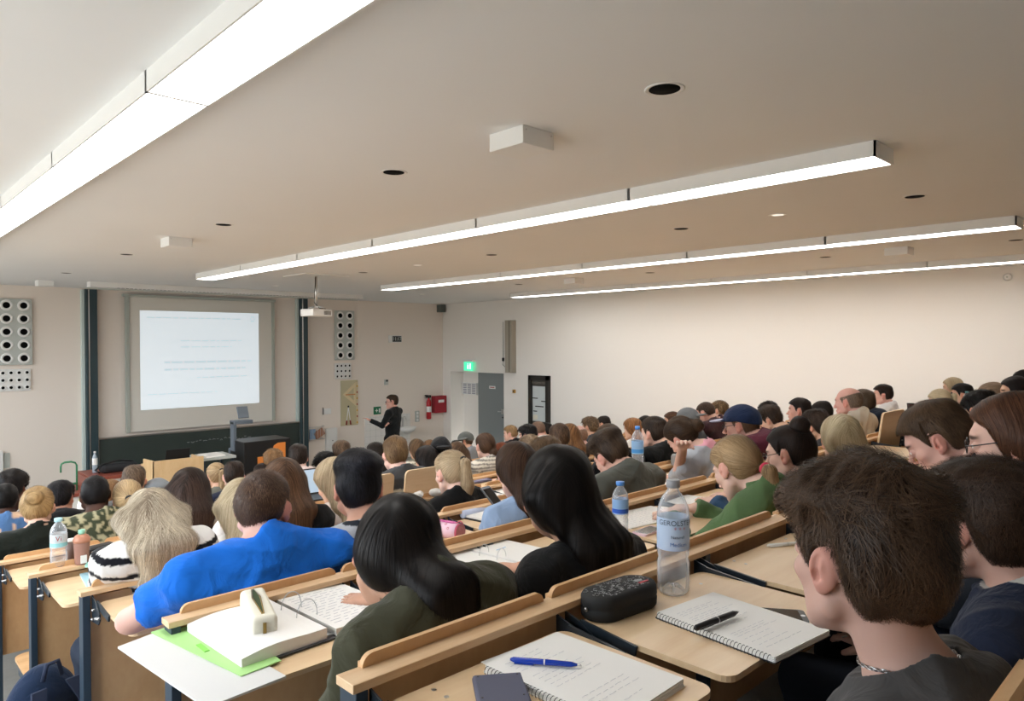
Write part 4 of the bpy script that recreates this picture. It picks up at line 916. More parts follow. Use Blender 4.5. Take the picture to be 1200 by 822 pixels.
MB().tube([(-.28, -.1, .02), (-.34, -.08, .06), (-.25, -.05, .13), (0, 0, .17), (.2, .0, .13)], .014, 8).build('strap', M_BLACK, e)
e = MB().lathe([(.03, 0), (.035, .02), (.035, .20), (.03, .24), (.013, .28), (.013, .30)], (2.85, 11.95, zt_+.02), 18).build('bottle', mat('frosted_bottle', (.55, .65, .75), .25, trans=.4)); tag(e, 'pale plastic bottle on the red bench before the green guide post', 'bottle'); MB().lathe([(.016, 0), (.016, .025)], (2.85, 11.95, zt_+.315), 12).build('cap', M_WHITE, e)
MB().lathe([(.036, 0), (.036, .1)], (2.85, 11.95, zt_+.14), 18, cap=False).build('label', M_WHITE, e)
e = MB().box((1.98, YF-.08, ZC-2.35), (2.07, YF, ZC-1.75), ch=.004).build('wall_cabinet', M_WHITE2); tag(e, 'white wall box at the left edge of the front wall', 'wall box')
MB().box((2.09, YF-.02, ZC-2.05), (2.17, YF, ZC-1.80)).build('switch', M_GREYP, e)
# ------------------------------------------------------------------ bench rows
X0 = .615; PITCH = .543
ROWN = ['first row from the camera', 'second row from the camera', 'third row', 'fourth row', 'fifth row', 'sixth row', 'seventh row', 'eighth row', 'ninth row', 'frontmost row']
M_LIPEND = M_EDGE
raised = {(3, 3), (3, 4), (1, 9)}
def bench(k):
    y, z = YB(k), ZB(k); x1 = XR-.15; nS = int((x1-X0)/PITCH)
    e = empty('bench_row', (X0, y, FL(max(0, k)) if k >= 0 else FL(0)+.0))
    bz = e.location.z
    lab = 'continuous beech bench row with folding writing tablets, ' + (ROWN[k] if k >= 0 else 'behind the nearest students')
    tag(e, lab, 'bench', None)
    L = x1-X0
    def add(mb, n, m, p=None): return mb.build(n, m, p if p else e)
    add(MB().box((0, -.027, z-bz-.016), (L, .028, z-bz), ch=.0015), 'ledge', M_WOOD)
    ed = MB()
    for i in range(4): ed.box((-.0005, -.026, z-bz-.015+i*.0038), (.0, .027, z-bz-.0135+i*.0038))
    # lips
    segs = [(.045, .50)]; x = .525
    while x+1.04 < L: segs.append((x, x+1.035)); x += 1.087
    for a, b in segs:
        M = Matrix(((1, 0, 0, 0), (0, 0, -1, .028), (0, 1, 0, z-bz), (0, 0, 0, 1)))
        pl = [(a, -.004), (b, -.004)]+[(b-.022+.022*math.cos(t), .022*math.sin(t)) for t in [i*PI/12 for i in range(1, 7)]]+[(a+.022-.022*math.cos(t), .022*math.sin(t)) for t in [i*PI/12 for i in range(6, 0, -1)]]
        o = add(MB().prism(pl, .0005, .0115, M=M), 'backrest_top', M_PANEL)
        add(MB().box((a+.005, .029, z-bz-.48), (b-.005, .040, z-bz+.004)), 'backrest', M_PANEL)
    # modesty panel on the rear side of the posts
    add(MB().box((.03, .005, z-bz-.50), (L, .017, z-bz-.03)), 'back_panel', M_PANEL)
    # posts
    px_ = [0.0]; 
    while px_[-1]+1.087 < L: px_.append(px_[-1]+1.087)
    zf = (FL(k) if k >= 0 else FL(0)+.145)-bz
    for i, a in enumerate(px_):
        add(MB().box((a+.006, -.026, zf), (a+.030, .026, z-bz-.016), ch=.002), 'post', M_STEEL)
    # tablets, brackets
    if k >= 0:
        for s in range(nS):
            a = s*PITCH-.005+.002; b = a+.495; c = (a+b)/2
            if b > L: break
            if s == 0: a += .050
            if (k, s) in raised:
                if k == 3: a -= .17; b -= .17; c -= .17
                Mr = TM((0, .052 if k == 3 else -.055, z-bz+.02), 0, math.radians(-82))
                t = add(MB().prism(rrect(a+.02, -.17, b-.02, .19, .03), -.007, .007, M=Mr), 'raised_tablet', M_TABLET)
            else:
                y0 = -.42 if k else -.405
                t = add(MB().prism(rrect(a, y0, b, -.045, .028), z-bz-.052, z-bz-.040), 'writing_tablet', M_TABLET)
                ch = MB()
                for u in (a+.09, b-.09):
                    for w in (-.065, -.10):
                        if k <= 1 and s < 5: MB().lathe([(.0045, 0), (.0045, .0008)], (u, w, z-bz-.040), 8).build('screw', M_METAL, t)
            for xx, sg in ((a-.010, 1), (b+.010, -1)):
                if k == 1 and s == 0 and sg == 1: continue
                Mb = Matrix(((0, 0, 1, xx), (1, 0, 0, 0), (0, 1, 0, 0), (0, 0, 0, 1)))
                br = MB().prism([(-.02, z-bz-.018), (-.06, z-bz-.030), (-.115, z-bz-.060), (-.12, z-bz-.08), (-.10, z-bz-.10), (-.055, z-bz-.105), (-.02, z-bz-.11)], -.002, .002, M=Mb)
                br.prism([(-.04, z-bz-.050), (-.20, z-bz-.062), (-.205, z-bz-.042), (-.06, z-bz-.028)], sg*.006-.003, sg*.006+.003, M=Mb)
                for yy, zz in ((-.06, -.058), (-.095, -.078), (-.12, -.072), (-.05, -.092)): br.lathe([(.005, 0), (.005, .010), (.003, .012)], n=8, mi=1, M=TM((xx-.006, yy, z-bz+zz), 0, 0, PI/2) @ Matrix.Translation((0, 0, -.006)))
                br.build('hinge_bracket', [M_BRK, M_METAL], e)
    # seats of the row in front
    if k < 9:
        sz = FL(k+1)+.45-bz
        for s in range(nS):
            a = s*PITCH+.01; b = a+.475
            if b > L: break
            add(MB().prism(rrect(a, .045, b, .43, .05), sz-.012, sz), 'seat', M_PANEL)
        for a in px_: add(MB().box((a+.010, .02, sz-.05), (a+.026, .30, sz-.013)), 'seat_arm', M_STEEL)
    return e
benches = {k: bench(k) for k in range(-1, 10)}
# ------------------------------------------------------------------ the audience, from the camera's row forward
GRP = 'students sitting on the benches'
PP = {}
def P(key, *a, **kw):
    kw.setdefault('group', GRP); PP[key] = person(*a, **kw)
def onTab(px, py, k, up=.0): return onZ(px, py, ZB(k)-.040+up)
# row 0
P('front_man', 1012, 533, 0, 'young man in dark hoodie with necklace, very close at the right front', hair='messy', hc='1d1510', hc2='604937', shirt='3b3a3a', hood=True, yaw=23, pitch=3, skin='bd998c', hs=1.11, arms=('chin', 'lap'), WL=CAM+ray(966, 880)*.98, nu=-0.02, chain=True, hfine=-1, t_top=0.036, c2=None, trousers='1c1f26', curl=.9)
P('second_man', 1156, 536, 0, 'man in navy jacket with pale collar at lower right edge, dark wavy hair', hair='messy', hc='17110e', hc2='4b382b', shirt='1a2133', hood=True, yaw=28, pitch=8, skin='c0998a', hs=1.1, trousers='1c1f26', pat='yoke', c2='a9a7a2', arms=('lap', 'lap'), t_top=0.034)
P('glasses_girl', 1190, 462, 0, 'young woman with long straight brown hair and glasses at right edge', sex='f', hair='long', hc='2c1d16', hc2='6a4632', shirt='2a2d33', yaw=-10, pitch=8, skin='e0b8a8', glasses=True, L=.36, hs=1.06, part=0, dy=.02)
P('reading_man', 1100, 470, 0, 'man in navy shirt bending his head down over the desk at right', hair='short', hc='2b2019', hc2='6b543f', shirt='1c2840', yaw=-12, pitch=32, skin='dcae9f', dy=.34, hs=1.04, t_top=.022, arms=('write', 'write'), nu=0.05, nb=0.05)
# row 1
P('olive_woman', 462, 584, 1, 'black-haired woman in olive jacket seen from behind at bottom centre', sex='f', hair='long', hc='070606', hc2='221c1a', shirt='3a3a2b', collar=True, yaw=34, pitch=24, skin='cfa189', dy=0.15, nx=0.04, nb=0.07, nu=.075, hx=.04, L=0.4, hs=1.12, roll=14, wide=1.2, thick=1.4, trousers='6b86a6', part=-.02, byaw=-6, asp=1.5, arms=('lap', 'desk'))
P('black_woman', 655, 524, 1, 'woman with long straight black hair and black top, centre of picture', sex='f', hair='long', hc='060505', hc2='1f1a18', shirt='101011', yaw=46, pitch=6, skin='cfa189', dy=0.04, L=.46, hs=1.12, wide=1.15, nx=.025, nb=.03, nu=.03, part=.01)
P('green_girl', 863, 513, 1, 'blond woman in green shirt writing, ponytail held by red hair tie', sex='f', hair='pony', tie=(.0, -.135, -.045), hc='6e563c', hc2='c2a47c', shirt='56704a', yaw=15, pitch=30, skin='e6bfae', L=0.3, dy=.12, arms=('write', 'write'), hs=0.98, nb=0.05, nu=0.05, hfine=2, collar=True)
P('bun_girl', 925, 500, 1, 'dark-haired woman with glasses and messy high bun, blue collar', sex='f', hair='bun', tie=(0, -.075, .125), hc='130f0e', hc2='3a2c26', shirt='34506f', yaw=-5, pitch=12, skin='e3b9a7', glasses=True, hs=0.95, dy=.08, collar=True)
P('blonde_straight', 985, 487, 1, 'woman with straight light blond hair seen from behind, row of the raised tablet', sex='f', hair='long', hc='a58f6d', hc2='ded0ad', shirt='23283d', yaw=45, pitch=4, L=.26, dy=0, part=-.01, hs=0.95)
P('black_hood', 1150, 459, 1, 'dark-haired person in black coat behind the woman with glasses', hair='messy', hc='0b0a0a', hc2='2a2523', shirt='131313', yaw=30, pitch=25, hs=1.0, lod=2)
P('hand_face', 1162, 449, 1, 'light brown haired person holding a hand to the cheek at far right', sex='f', hair='pony', hc='6f5947', hc2='b59c82', shirt='2b2b2d', yaw=-20, pitch=12, arms=('cheek', 'desk'), dy=.1, yoff=.1)
P('edge_dark', 1189, 442, 1, 'black-haired person at the right edge looking to the front', sex='f', hair='long', hc='0e0b0a', hc2='2c2320', shirt='1c1c1e', yaw=-25, pitch=5)
P('edge_top', 1202, 434, 1, 'dark-haired person highest at the right picture edge', hair='short', hc='15100e', shirt='5c4a45', yaw=-20, yoff=.12, hipz=.14)
# row 2
P('blue_man', 308, 552, 2, 'man with buzz cut in bright blue t-shirt leaning on his arm', hair='buzz', hc='3a2a22', hc2='6d5444', shirt='1766c8', sleeve=.36, yaw=44, pitch=10, skin='e0b3a4', nu=0.035, wide=1.22, arms=('desk', 'desk'), trousers='7b97bb', byaw=10, roll=4, hfine=0, EL=onTab(152, 728, 2, .045), WL=onTab(235, 712, 2, .03), thick=1.0, hs=1.0)
P('black_hair_man', 420, 527, 2, 'man with short black hair and grey striped shirt behind the olive jacket woman', hair='short', hc='0a090a', hc2='2b2b33', shirt='a9adb4', pat='stripe', c2='22262e', yaw=30, pitch=8, skin='d9a790', t_top=.034)
P('pony_girl', 528, 529, 3, 'woman with high blond ponytail in black top, earring visible', sex='f', hair='pony', tie=(.012, -.115, .068), hc='8d775c', hc2='dcc7a4', shirt='141415', yaw=4, pitch=14, skin='ecc8b8', L=0.26, dy=0.05, lod=2, hs=1.0, nu=0.03)
P('denim_girl', 605, 520, 2, 'long brown-haired woman in light denim shirt holding a phone', sex='f', hair='long', hc='231a15', hc2='574033', shirt='8fa6c6', yaw=26, pitch=22, skin='e3b9a7', arms=('desk', 'desk'), L=.36, hfine=2, WL=onTab(578, 606, 2, .05), WR=onTab(604, 600, 2, .06), curl=.7)
P('grey_man', 716, 503, 2, 'man in dark grey t-shirt bending forward, short brown hair', hair='short', hc='241b15', hc2='5e4a3a', shirt='5c5e58', yaw=10, pitch=34, roll=-8, skin='e3b5a4', dy=.10, sleeve=.45, nb=.02, nu=.05, wide=1.15, t_top=.034)
P('scarf_girl', 800, 489, 2, 'brown-haired woman in grey top with pink scarf resting head on hand', sex='f', hair='bun', tie=(.03, -.12, .0), hc='241a15', hc2='56412f', shirt='a3a8b0', pat='scarf', c2='d99aa8', yaw=8, pitch=38, roll=-20, skin='e3b9a7', dy=.20, sleeve=0.55, arms=('cheek', 'desk'), hfine=-1, nb=.05, nu=.04, EL=onTab(794, 560, 2, .045), WL=CAM+ray(800, 524)*3.80)
P('navy_cap_man', 868, 476, 2, 'man in dark blue baseball cap, glasses and maroon hoodie', hair='short', hc='5a4433', shirt='4f1f2c', hood=True, yaw=-14, pitch=8, hat=('cap', '14203a', 0, '9a9aac'), glasses=True, skin='dcae9c', nu=0.05, nb=0.05)
P('dark_bent_man', 957, 481, 2, 'dark brown haired man leaning low between bun and straight blond hair', hair='messy', hc='1c1512', hc2='4a3a30', shirt='2a2b31', yaw=15, pitch=26, arms=('desk', 'desk'), sleeve=.4, dy=.1)
P('bald_man', 994, 455, 2, 'balding man in beige shirt resting chin on hand', hair='bald', hc='55463c', hc2='97826f', shirt='c9bfae', yaw=0, pitch=6, skin='e0aea0', arms=('chin', 'desk'), collar=True, wide=1.15, nu=0.03)
P('navy_hood_man', 1011, 457, 2, 'man in navy hooded jacket beside the balding man', hair='short', hc='43362b', hc2='6f5d4b', shirt='232a3a', hood=True, yaw=25, pitch=4, yoff=.12)
P('far_pony', 1101, 457, 2, 'woman with pale blond ponytail far right near the wall', sex='f', hair='pony', tie=(0, -.12, .05), hc='a59478', hc2='d9caa8', shirt='3a3f49', yaw=-15, pitch=20, L=.22)
P('far_dark', 1127, 450, 2, 'black-haired man in pale shirt far right near the wall', hair='short', hc='0d0b0b', hc2='2a2422', shirt='9aa3b0', yaw=-15, pitch=5)
P('far_blond', 1116, 443, 2, 'blond person highest beside the black-haired man near the wall', sex='f', hair='long', hc='8f7c62', hc2='cbb997', shirt='2d2f34', yaw=-10, yoff=.30, L=.2)
# row 3
P('stripe_woman', 176, 576, 3, 'woman with long wavy ash blond hair in black and white striped shirt', sex='f', hair='wavy', hc='75624f', hc2='efe2c8', shirt='dcdad6', pat='widestripe', c2='15161c', yaw=16, pitch=16, L=0.18, nb=.06, nu=0.07, dy=-.10, lod=2, wide=1.0, arms=('lap', 'lap'), skin='ecc8b8', thick=1.3, part=-.01, nstr=9000, hs=0.92, asp=2.2)
P('white_woman', 284, 562, 3, 'blond woman in white top raising her hand beside her head', sex='f', hair='long', hc='a08c6e', hc2='e0d2b2', shirt='e2e0de', yaw=30, pitch=8, L=.28, arms=('cheek', 'desk'), hfine=-1, lod=2, dy=-.05, WL=onY(269, 610, YB(3)-.55), skin='ecc2b4')
P('brown_long', 332, 538, 3, 'woman with long chestnut hair and black cardigan beyond the blue t-shirt', sex='f', hair='long', hc='35251c', hc2='7a5a43', shirt='151516', yaw=32, pitch=4, L=.24, lod=2)
P('cream_blond', 392, 538, 3, 'blond woman in cream top partly hidden behind the black-haired man', sex='f', hair='long', hc='9a8468', hc2='d9c5a3', shirt='e3d6cf', yaw=-12, pitch=26, L=.26, dy=.1, lod=3)
P('brown_behind', 641, 513, 3, 'brown-haired person just behind the long black hair in the centre', hair='messy', hc='3f2f22', hc2='7b6248', shirt='5a4a44', yaw=20, pitch=18)
P('brown_man3', 713, 498, 3, 'man with brown hair and black sweater beyond the bending grey t-shirt man', hair='short', hc='2c1f17', hc2='65503c', shirt='141416', yaw=25, pitch=8, nu=0.05, nb=0.05)
P('black_tee', 766, 489, 3, 'man with dark brown hair in black t-shirt, profile beside the tall bottle', hair='short', hc='1b1512', hc2='4b3b30', shirt='121313', yaw=2, pitch=4, skin='e3b9a7', sleeve=.5, wide=1.15, nu=0.05, nb=0.05)
P('stripe_beard', 902, 476, 3, 'bearded man in black and white striped sweater looking down', hair='messy', hc='201813', hc2='4f3e32', shirt='1c1d20', pat='stripe', c2='b5b5b8', yaw=-12, pitch=24, nu=0.05, nb=0.05)
P('profile_man', 936, 467, 3, 'man in profile with short dark hair near the side wall, blue bottle beside', hair='short', hc='1f1613', shirt='4d535c', yaw=-22, pitch=0, skin='e6b3a3')
P('small_dark', 963, 471, 3, 'dark-haired head just left of the balding man', hair='short', hc='1e1713', shirt='3b3b3f', yaw=-10, pitch=16)
P('white_shirt_man', 1034, 451, 3, 'dark-haired man in white shirt, profile against the side wall', hair='short', hc='17110f', hc2='3c2e26', shirt='e9e7e6', yaw=-22, pitch=2, skin='e0ae9c', yoff=-.1)
# row 4
P('black_cloth_woman', 223, 549, 4, 'woman with long dark brown hair and cream knitted cardigan', sex='f', hair='long', hc='1f1714', hc2='4d3c35', shirt='b9b4ac', pat='speck', c2='5b564f', yaw=42, pitch=4, L=.34, lod=3, skin='e0b3a0')
P('band_man', 463, 512, 4, 'man with fair brown hair in dark grey printed t-shirt', hair='short', hc='5a432f', hc2='9d7f5c', shirt='4b4d50', pat='print', c2='c9c2ae', yaw=22, pitch=10, skin='eec5b5', wide=1.15, lod=3, sleeve=.5)
P('brown_black4', 655, 497, 4, 'round brown-haired head in black top, left of the bending man', hair='short', hc='31231a', hc2='6a523f', shirt='151517', pitch=6, yaw=28)
P('fluffy_fair', 621, 511, 4, 'fluffy light brown hair just behind the long brown-haired woman', hair='messy', hc='6a5644', hc2='a28c72', shirt='8a7d72', pitch=20, dy=.15)
P('maroon_tee', 827, 472, 4, 'man with cropped brown hair in maroon t-shirt bending forward', hair='buzz', hc='33261f', hc2='5c483a', shirt='3d2529', yaw=-8, pitch=28, skin='e8b8a6', wide=1.15, nu=0.05, nb=0.05)
P('grey_beanie', 805, 479, 4, 'person wearing a grey cap and dark grey t-shirt', hair='short', hc='2c231d', shirt='4a4d52', hat=('cap', '6d7174', 180, None), yaw=-20, sleeve=.4)
P('maroon_back', 900, 471, 4, 'dark-haired person in dark red shirt near the side wall', hair='messy', hc='1a1411', shirt='6b2833', yaw=0)
# row 5
P('floral_man', 6, 567, 6, 'dark-skinned man in blue floral shirt at the left edge', hair='buzz', hc='0c0a0a', shirt='4d6f9c', pat='floral', c2='d9b79a', skin='4a3128', yaw=16, wide=1.1)
P('blond_bun', 44, 571, 5, 'woman with loose blond bun in very dark green top', sex='f', hair='bun', tie=(0, -0.115, 0.07), hc='8a6b45', hc2='d3b382', shirt='191d18', yaw=18, pitch=8, skin='e6bca8', lod=3, wide=1.2, nstr=2500)
P('camo_man', 111, 558, 5, 'dark-skinned man with cropped hair in camouflage jacket', hair='buzz', hc='100e10', shirt='3f4534', pat='camo', c2='a8a283', skin='5a4036', yaw=10, pitch=4, lod=3, wide=1.15)
P('blond_pony5', 149, 563, 5, 'woman with blond ponytail hanging low and pale blue top', sex='f', hair='pony', tie=(0, -.12, .03), hc='8a6f52', hc2='e0c497', shirt='a9b2c4', yaw=10, pitch=4, L=.30, lod=3)
P('white_pink_man', 349, 521, 6, 'dark-haired man in pinkish white shirt before the cabinet with orange shapes', hair='short', hc='1c1512', hc2='3f322b', shirt='e3d0cb', yaw=22, skin='e9c2b3', wide=1.1, sleeve=.5)
P('scarf_woman', 568, 508, 5, 'woman with brown bun, pink scarf and cream striped sweater', sex='f', hair='bun', tie=(.03, -.10, -.05), hc='33241b', hc2='6e5340', shirt='ded9cc', pat='knit', c2='8b8780', yaw=12, pitch=6, lod=3, skin='eac3b4', wide=1.1)
P('cap_man', 516, 513, 5, 'man wearing a black baseball cap backwards', hair='short', hc='181310', shirt='2b2c30', hat=('cap', '17181a', 180, None), yaw=25, pitch=6)
P('black_long5', 499, 523, 5, 'woman with long black hair left of the black cap', sex='f', hair='long', hc='100d0d', hc2='2d2624', shirt='24242a', yaw=0, L=.3, dy=-.05)
P('bald_pink', 678, 499, 5, 'bald man seen between the brown-haired heads in the middle', hair='bald', hc='8f7361', shirt='565759', skin='e9bcae')
P('ginger_brown5', 667, 497, 5, 'ginger-brown haired woman beside the round brown head', sex='f', hair='long', hc='5a3d26', hc2='9c7148', shirt='2a2a2c', yaw=15, L=.2, yoff=-.15)
P('ginger_curly', 741, 491, 5, 'woman with curly ginger hair in white top left of the tall bottle', sex='f', hair='wavy', hc='6b4529', hc2='b07c4d', shirt='e2e0dd', yaw=-10, L=.2)
P('dark_small5', 756, 488, 5, 'dark hair tuft just behind the black t-shirt man', hair='short', hc='181310', shirt='303035')
P('sunglass_woman', 787, 483, 5, 'woman with sunglasses pushed into brown hair, white top with green collar', sex='f', hair='pony', hc='3a2519', hc2='6b4931', shirt='e6e6e2', pat='scarf', c2='6f9a50', yaw=-35, L=.2)
P('ginger_long', 796, 488, 5, 'woman with long ginger hair beside the grey cap', sex='f', hair='long', hc='80603c', hc2='c09a68', shirt='3b3d42', yaw=-10, L=.26, yoff=-.18)
P('small_blond5', 815, 484, 5, 'small blond head between grey cap and maroon t-shirt', sex='f', hair='pony', hc='9a8058', hc2='cbb083', shirt='55514c', L=.2)
P('curly5', 843, 471, 5, 'curly light brown haired person at the side wall behind maroon t-shirt', hair='curly', hc='4f3b28', hc2='91744f', shirt='5d5350', yaw=0)
# rows 6 and beyond
P('black_jacket6', 71, 564, 6, 'black-haired man in black jacket with pale tag at the collar', hair='short', hc='0c0a0b', hc2='272428', shirt='131315', yaw=32, pitch=12, skin='c48f78', hood=True)
P('newsboy', 184, 562, 6, 'person in grey flat cap before the lectern', hair='short', hc='43362d', shirt='7d8086', hat=('newsboy', '80868c', 30, None), yaw=35)
P('brown_short6', 157, 546, 6, 'man with short greying brown hair left of the lectern', hair='short', hc='4a3a2e', hc2='85715f', shirt='5f5d5c', yaw=28)
P('navy_jacket6', 274, 541, 6, 'dark-haired man in dark navy jacket right of the lectern', hair='short', hc='1f1714', hc2='47382f', shirt='20263a', collar=True, yaw=22, pitch=8, skin='e9c2b3')
P('face_hand6', 440, 519, 6, 'dark-haired man resting his face on his hand beyond the printed t-shirt', hair='short', hc='1f1813', shirt='1b1b1d', yaw=10, arms=('cheek', 'desk'))
P('brown6', 400, 517, 6, 'man with mid-brown hair beside the black-haired man, upper head only', hair='short', hc='3f2f23', hc2='7a614b', shirt='45474b', yaw=20)
P('black_lean6', 382, 531, 6, 'black-haired person propping the head on a hand', hair='messy', hc='0b0a0a', shirt='161618', yaw=-20, pitch=25, arms=('desk', 'cheek'))
P('brown_long6', 535, 519, 6, 'woman with long brown hair beside the black cap', sex='f', hair='wavy', hc='3f2d20', hc2='7b5e45', shirt='40424a', L=.22)
P('auburn6', 588, 519, 6, 'woman with long auburn hair beside the pink scarf', sex='f', hair='long', hc='5a2f1e', hc2='944f33', shirt='555a50', L=.26, yaw=20)
P('black_hair6', 618, 498, 6, 'black-haired man with full hair before the notice case', hair='messy', hc='0a0909', hc2='252122', shirt='6b5f5b', yaw=-18, skin='e3b5a4')
P('curly6', 691, 490, 6, 'curly brown-haired man left of the tall bottle, near the wall', hair='curly', hc='4a3828', hc2='8c7354', shirt='434447', yaw=-8)
P('afro7', 15, 551, 7, 'black afro-haired person in white shirt at far left', hair='afro', hc='0b0909', hc2='251c1a', shirt='d6dae2', skin='6b4838', yaw=40)
P('ginger7', 129, 563, 7, 'ginger-haired person with white collar half hidden by the camouflage man', hair='short', hc='7a5a3e', hc2='a98560', shirt='dfe0e2', yaw=20)
P('blond_pony7', 253, 543, 7, 'woman with blond ponytail right of the lectern', sex='f', hair='pony', tie=(.01, -.11, .06), hc='8d7355', hc2='c9ae86', shirt='6e6f66', yaw=0, L=.2)
P('curly_fair7', 320, 528, 7, 'man with curly reddish blond hair before the orange shape', hair='curly', hc='6e4f33', hc2='a88359', shirt='8d8b88', yaw=20)
P('dark7', 307, 544, 7, 'small dark brown head below the orange shape', hair='short', hc='241a16', shirt='3d3d40')
P('striped7', 488, 515, 7, 'brown-haired woman in cream patterned top before the tiled wall', sex='f', hair='long', hc='3b2b1e', hc2='785e44', shirt='cfcabb', pat='knit', c2='8c8878', L=.2)
P('shaved7', 630, 494, 7, 'man with shaved head in white shirt in front of the notice case', hair='buzz', hc='6e5748', shirt='e3e2e0', skin='e0b0a2', yaw=-10)
P('dark7b', 707, 488, 7, 'dark-haired man near the wall right of the curly head', hair='short', hc='1d1613', shirt='44423f', yaw=-20)
P('blond8', 598, 499, 8, 'blond short-haired man in black jacket right of the grey door', hair='short', hc='7c6142', hc2='ae9068', shirt='15161a', yaw=-32, skin='e6baa8', collar=True)
P('dark8', 640, 496, 8, 'small dark head at the right edge of the notice case', hair='short', hc='17120f', shirt='2d2d30', yaw=-15)
P('cap_camera', 545, 507, 8, 'man in grey cap holding up a camera before the door', hair='short', hc='4a3c32', shirt='8b9096', hat=('cap', '5f625f', -90, None), yaw=-30, arms=('cheek', 'desk'))
P('small9', 503, 516, 9, 'small brown head just left of the black cap', hair='short', hc='6a4f38', shirt='55504c')
P('far9', 690, 491, 9, 'small person near the side wall behind the curly head', hair='short', hc='241b17', shirt='4c4d50')
# the lecturer
PP['lecturer'] = person(459, 463, 11, 'lecturer with glasses in black sweater and blue collar, gesturing beside the board', hair='short', hc='35291f', shirt='17191a', yaw=-62, byaw=-30, pitch=2, skin='dca896', glasses=True, stand=True, yoff=11.7-(YB(11)-.63), hy=0, WL=onY(434, 493, 11.6), WR=onY(452, 500, 11.45), group=None, collar=False, trousers='17181c', lod=4, wide=1.3, curl=.4, hs=1.12)
# ------------------------------------------------------------------ things on the desks
PAPER = mat('paper', srgb('eceae6'), .8); INK = mat('ink', srgb('bcbcc4'), .8); COVER = mat('dark_cover', (.02, .02, .022), .5)
def tz(k): return ZB(k)-.040
def clear(name, col=(.80, .85, .90), ior=1.5, rough=.05, lo=.12, hi=.80):
    m = mat(name, col, rough, ior=ior, spec=1.0, coat=1.0); nt = m.node_tree     # thin clear plastic: denser where the wall is seen edge-on
    lw = nt.nodes.new('ShaderNodeLayerWeight'); lw.inputs['Blend'].default_value = .35; mr = nt.nodes.new('ShaderNodeMapRange'); mr.inputs[3].default_value = lo; mr.inputs[4].default_value = hi
    nt.links.new(lw.outputs['Facing'], mr.inputs[0]); nt.links.new(mr.outputs[0], nt.nodes['Principled BSDF'].inputs['Alpha']); return m
PET = clear('clear_plastic'); WATER = clear('water', (.80, .86, .90), 1.33, .05, .05, .4)
def bottle(loc, H, R, lab, cap, label=None, lc2=None, name='bottle', body=None, text=None, neck=.013, fill=None, waist=True):
    e = empty(name, loc); tag(e, lab, 'bottle')
    pr = [(.55*R, .004), (.85*R, .0), (R, .035*H), (R, .28*H), (.93*R if waist else R, .32*H), (R, .36*H), (R, .70*H), (.95*R, .76*H), (.72*R, .84*H), (.42*R, .895*H), (neck, .92*H), (neck, .965*H)]
    b = MB().lathe(pr, n=32).build('body', body or PET, e)
    # feet of the plastic base
    mb = MB()
    for i in range(5): a = 2*PI*i/5; mb.tube([(math.cos(a)*R*.80, math.sin(a)*R*.80, .004), (math.cos(a)*R*.45, math.sin(a)*R*.45, .055*H), (0, 0, .07*H)], R*.10, 6)
    mb.build('base', PET if not body else body, e)
    MB().lathe([(neck+.002, .93*H), (neck+.0035, .935*H), (neck+.0035, .998*H), (neck+.001, H)], n=22).build('cap', cap, e)
    if fill: MB().lathe([(.5*R, .008), (.90*R, .02*H), (.95*R, .04*H), (.95*R, fill*H)], n=28).build('water', WATER, e)
    if label: 
        l = MB().lathe([(R*1.008, .40*H), (R*1.008, .68*H)], n=32, cap=False).build('label', label, e)
        if lc2: MB().lathe([(R*1.014, .42*H), (R*1.014, .50*H)], n=32, cap=False).build('label_band', lc2, l)
        if text:
            for body_, sz, z, m, ang in text:
                t = text_obj('lettering', body_, sz, Matrix.Identity(4), m, l)
                for v in t.data.vertices:
                    a = ang+v.co.x/(R*1.01); rr = R*1.02; v.co = Vector((rr*math.cos(a), rr*math.sin(a), z*H+v.co.y))
    return e
def slip(name, lab, cat, k, quad, th=.004, m=PAPER, grp=None, lines=0, up=0.0, spiral=False, edge=None):
    """flat sheet(s): quad = corner points in the room (xy), laid on the tablet of row k"""
    z = tz(k)+up; c = sum((Vector((q[0], q[1])) for q in quad), Vector((0, 0)))/4
    P4 = [(q[0]-c.x, q[1]-c.y) for q in quad]
    ar = sum(P4[i][0]*P4[(i+1) % 4][1]-P4[(i+1) % 4][0]*P4[i][1] for i in range(4))
    if ar < 0: P4.reverse(); quad = list(reversed(quad))
    e = MB().prism(P4, 0, th).build(name, m, loc=(c.x, c.y, z)); tag(e, lab, cat, grp)
    if edge: MB().prism([(x*1.01, y*1.01) for x, y in P4], -.001, .001).build('cover', edge, e)
    if lines:
        r = random.Random(int(c.x*1000)); mb = MB(); A, B, D = [Vector(p) for p in (P4[0], P4[1], P4[3])]
        for i in range(lines):
            v = .08+.84*i/lines; u = .12
            while u < r.uniform(.6, .92):
                w = r.uniform(.02, .07); p = A+(B-A)*u+(D-A)*v; q = A+(B-A)*(u+w)+(D-A)*v; mb.tube([(p.x, p.y, th+.0002), ((p.x+q.x)/2, (p.y+q.y)/2+.0015*r.uniform(-1, 1), th+.0002), (q.x, q.y, th+.0002)], .0005, 3); u += w+.02
        mb.build('handwriting', INK, e)
    return e, c, z
def sheet_xy(px, py, k): p = onZ(px, py, tz(k)); return (p[0], p[1])
def rect(cx, cy, w, h, rz):
    c, s = math.cos(rz), math.sin(rz); return [(cx+x*c-y*s, cy+x*s+y*c) for x, y in ((-w/2, -h/2), (w/2, -h/2), (w/2, h/2), (-w/2, h/2))]
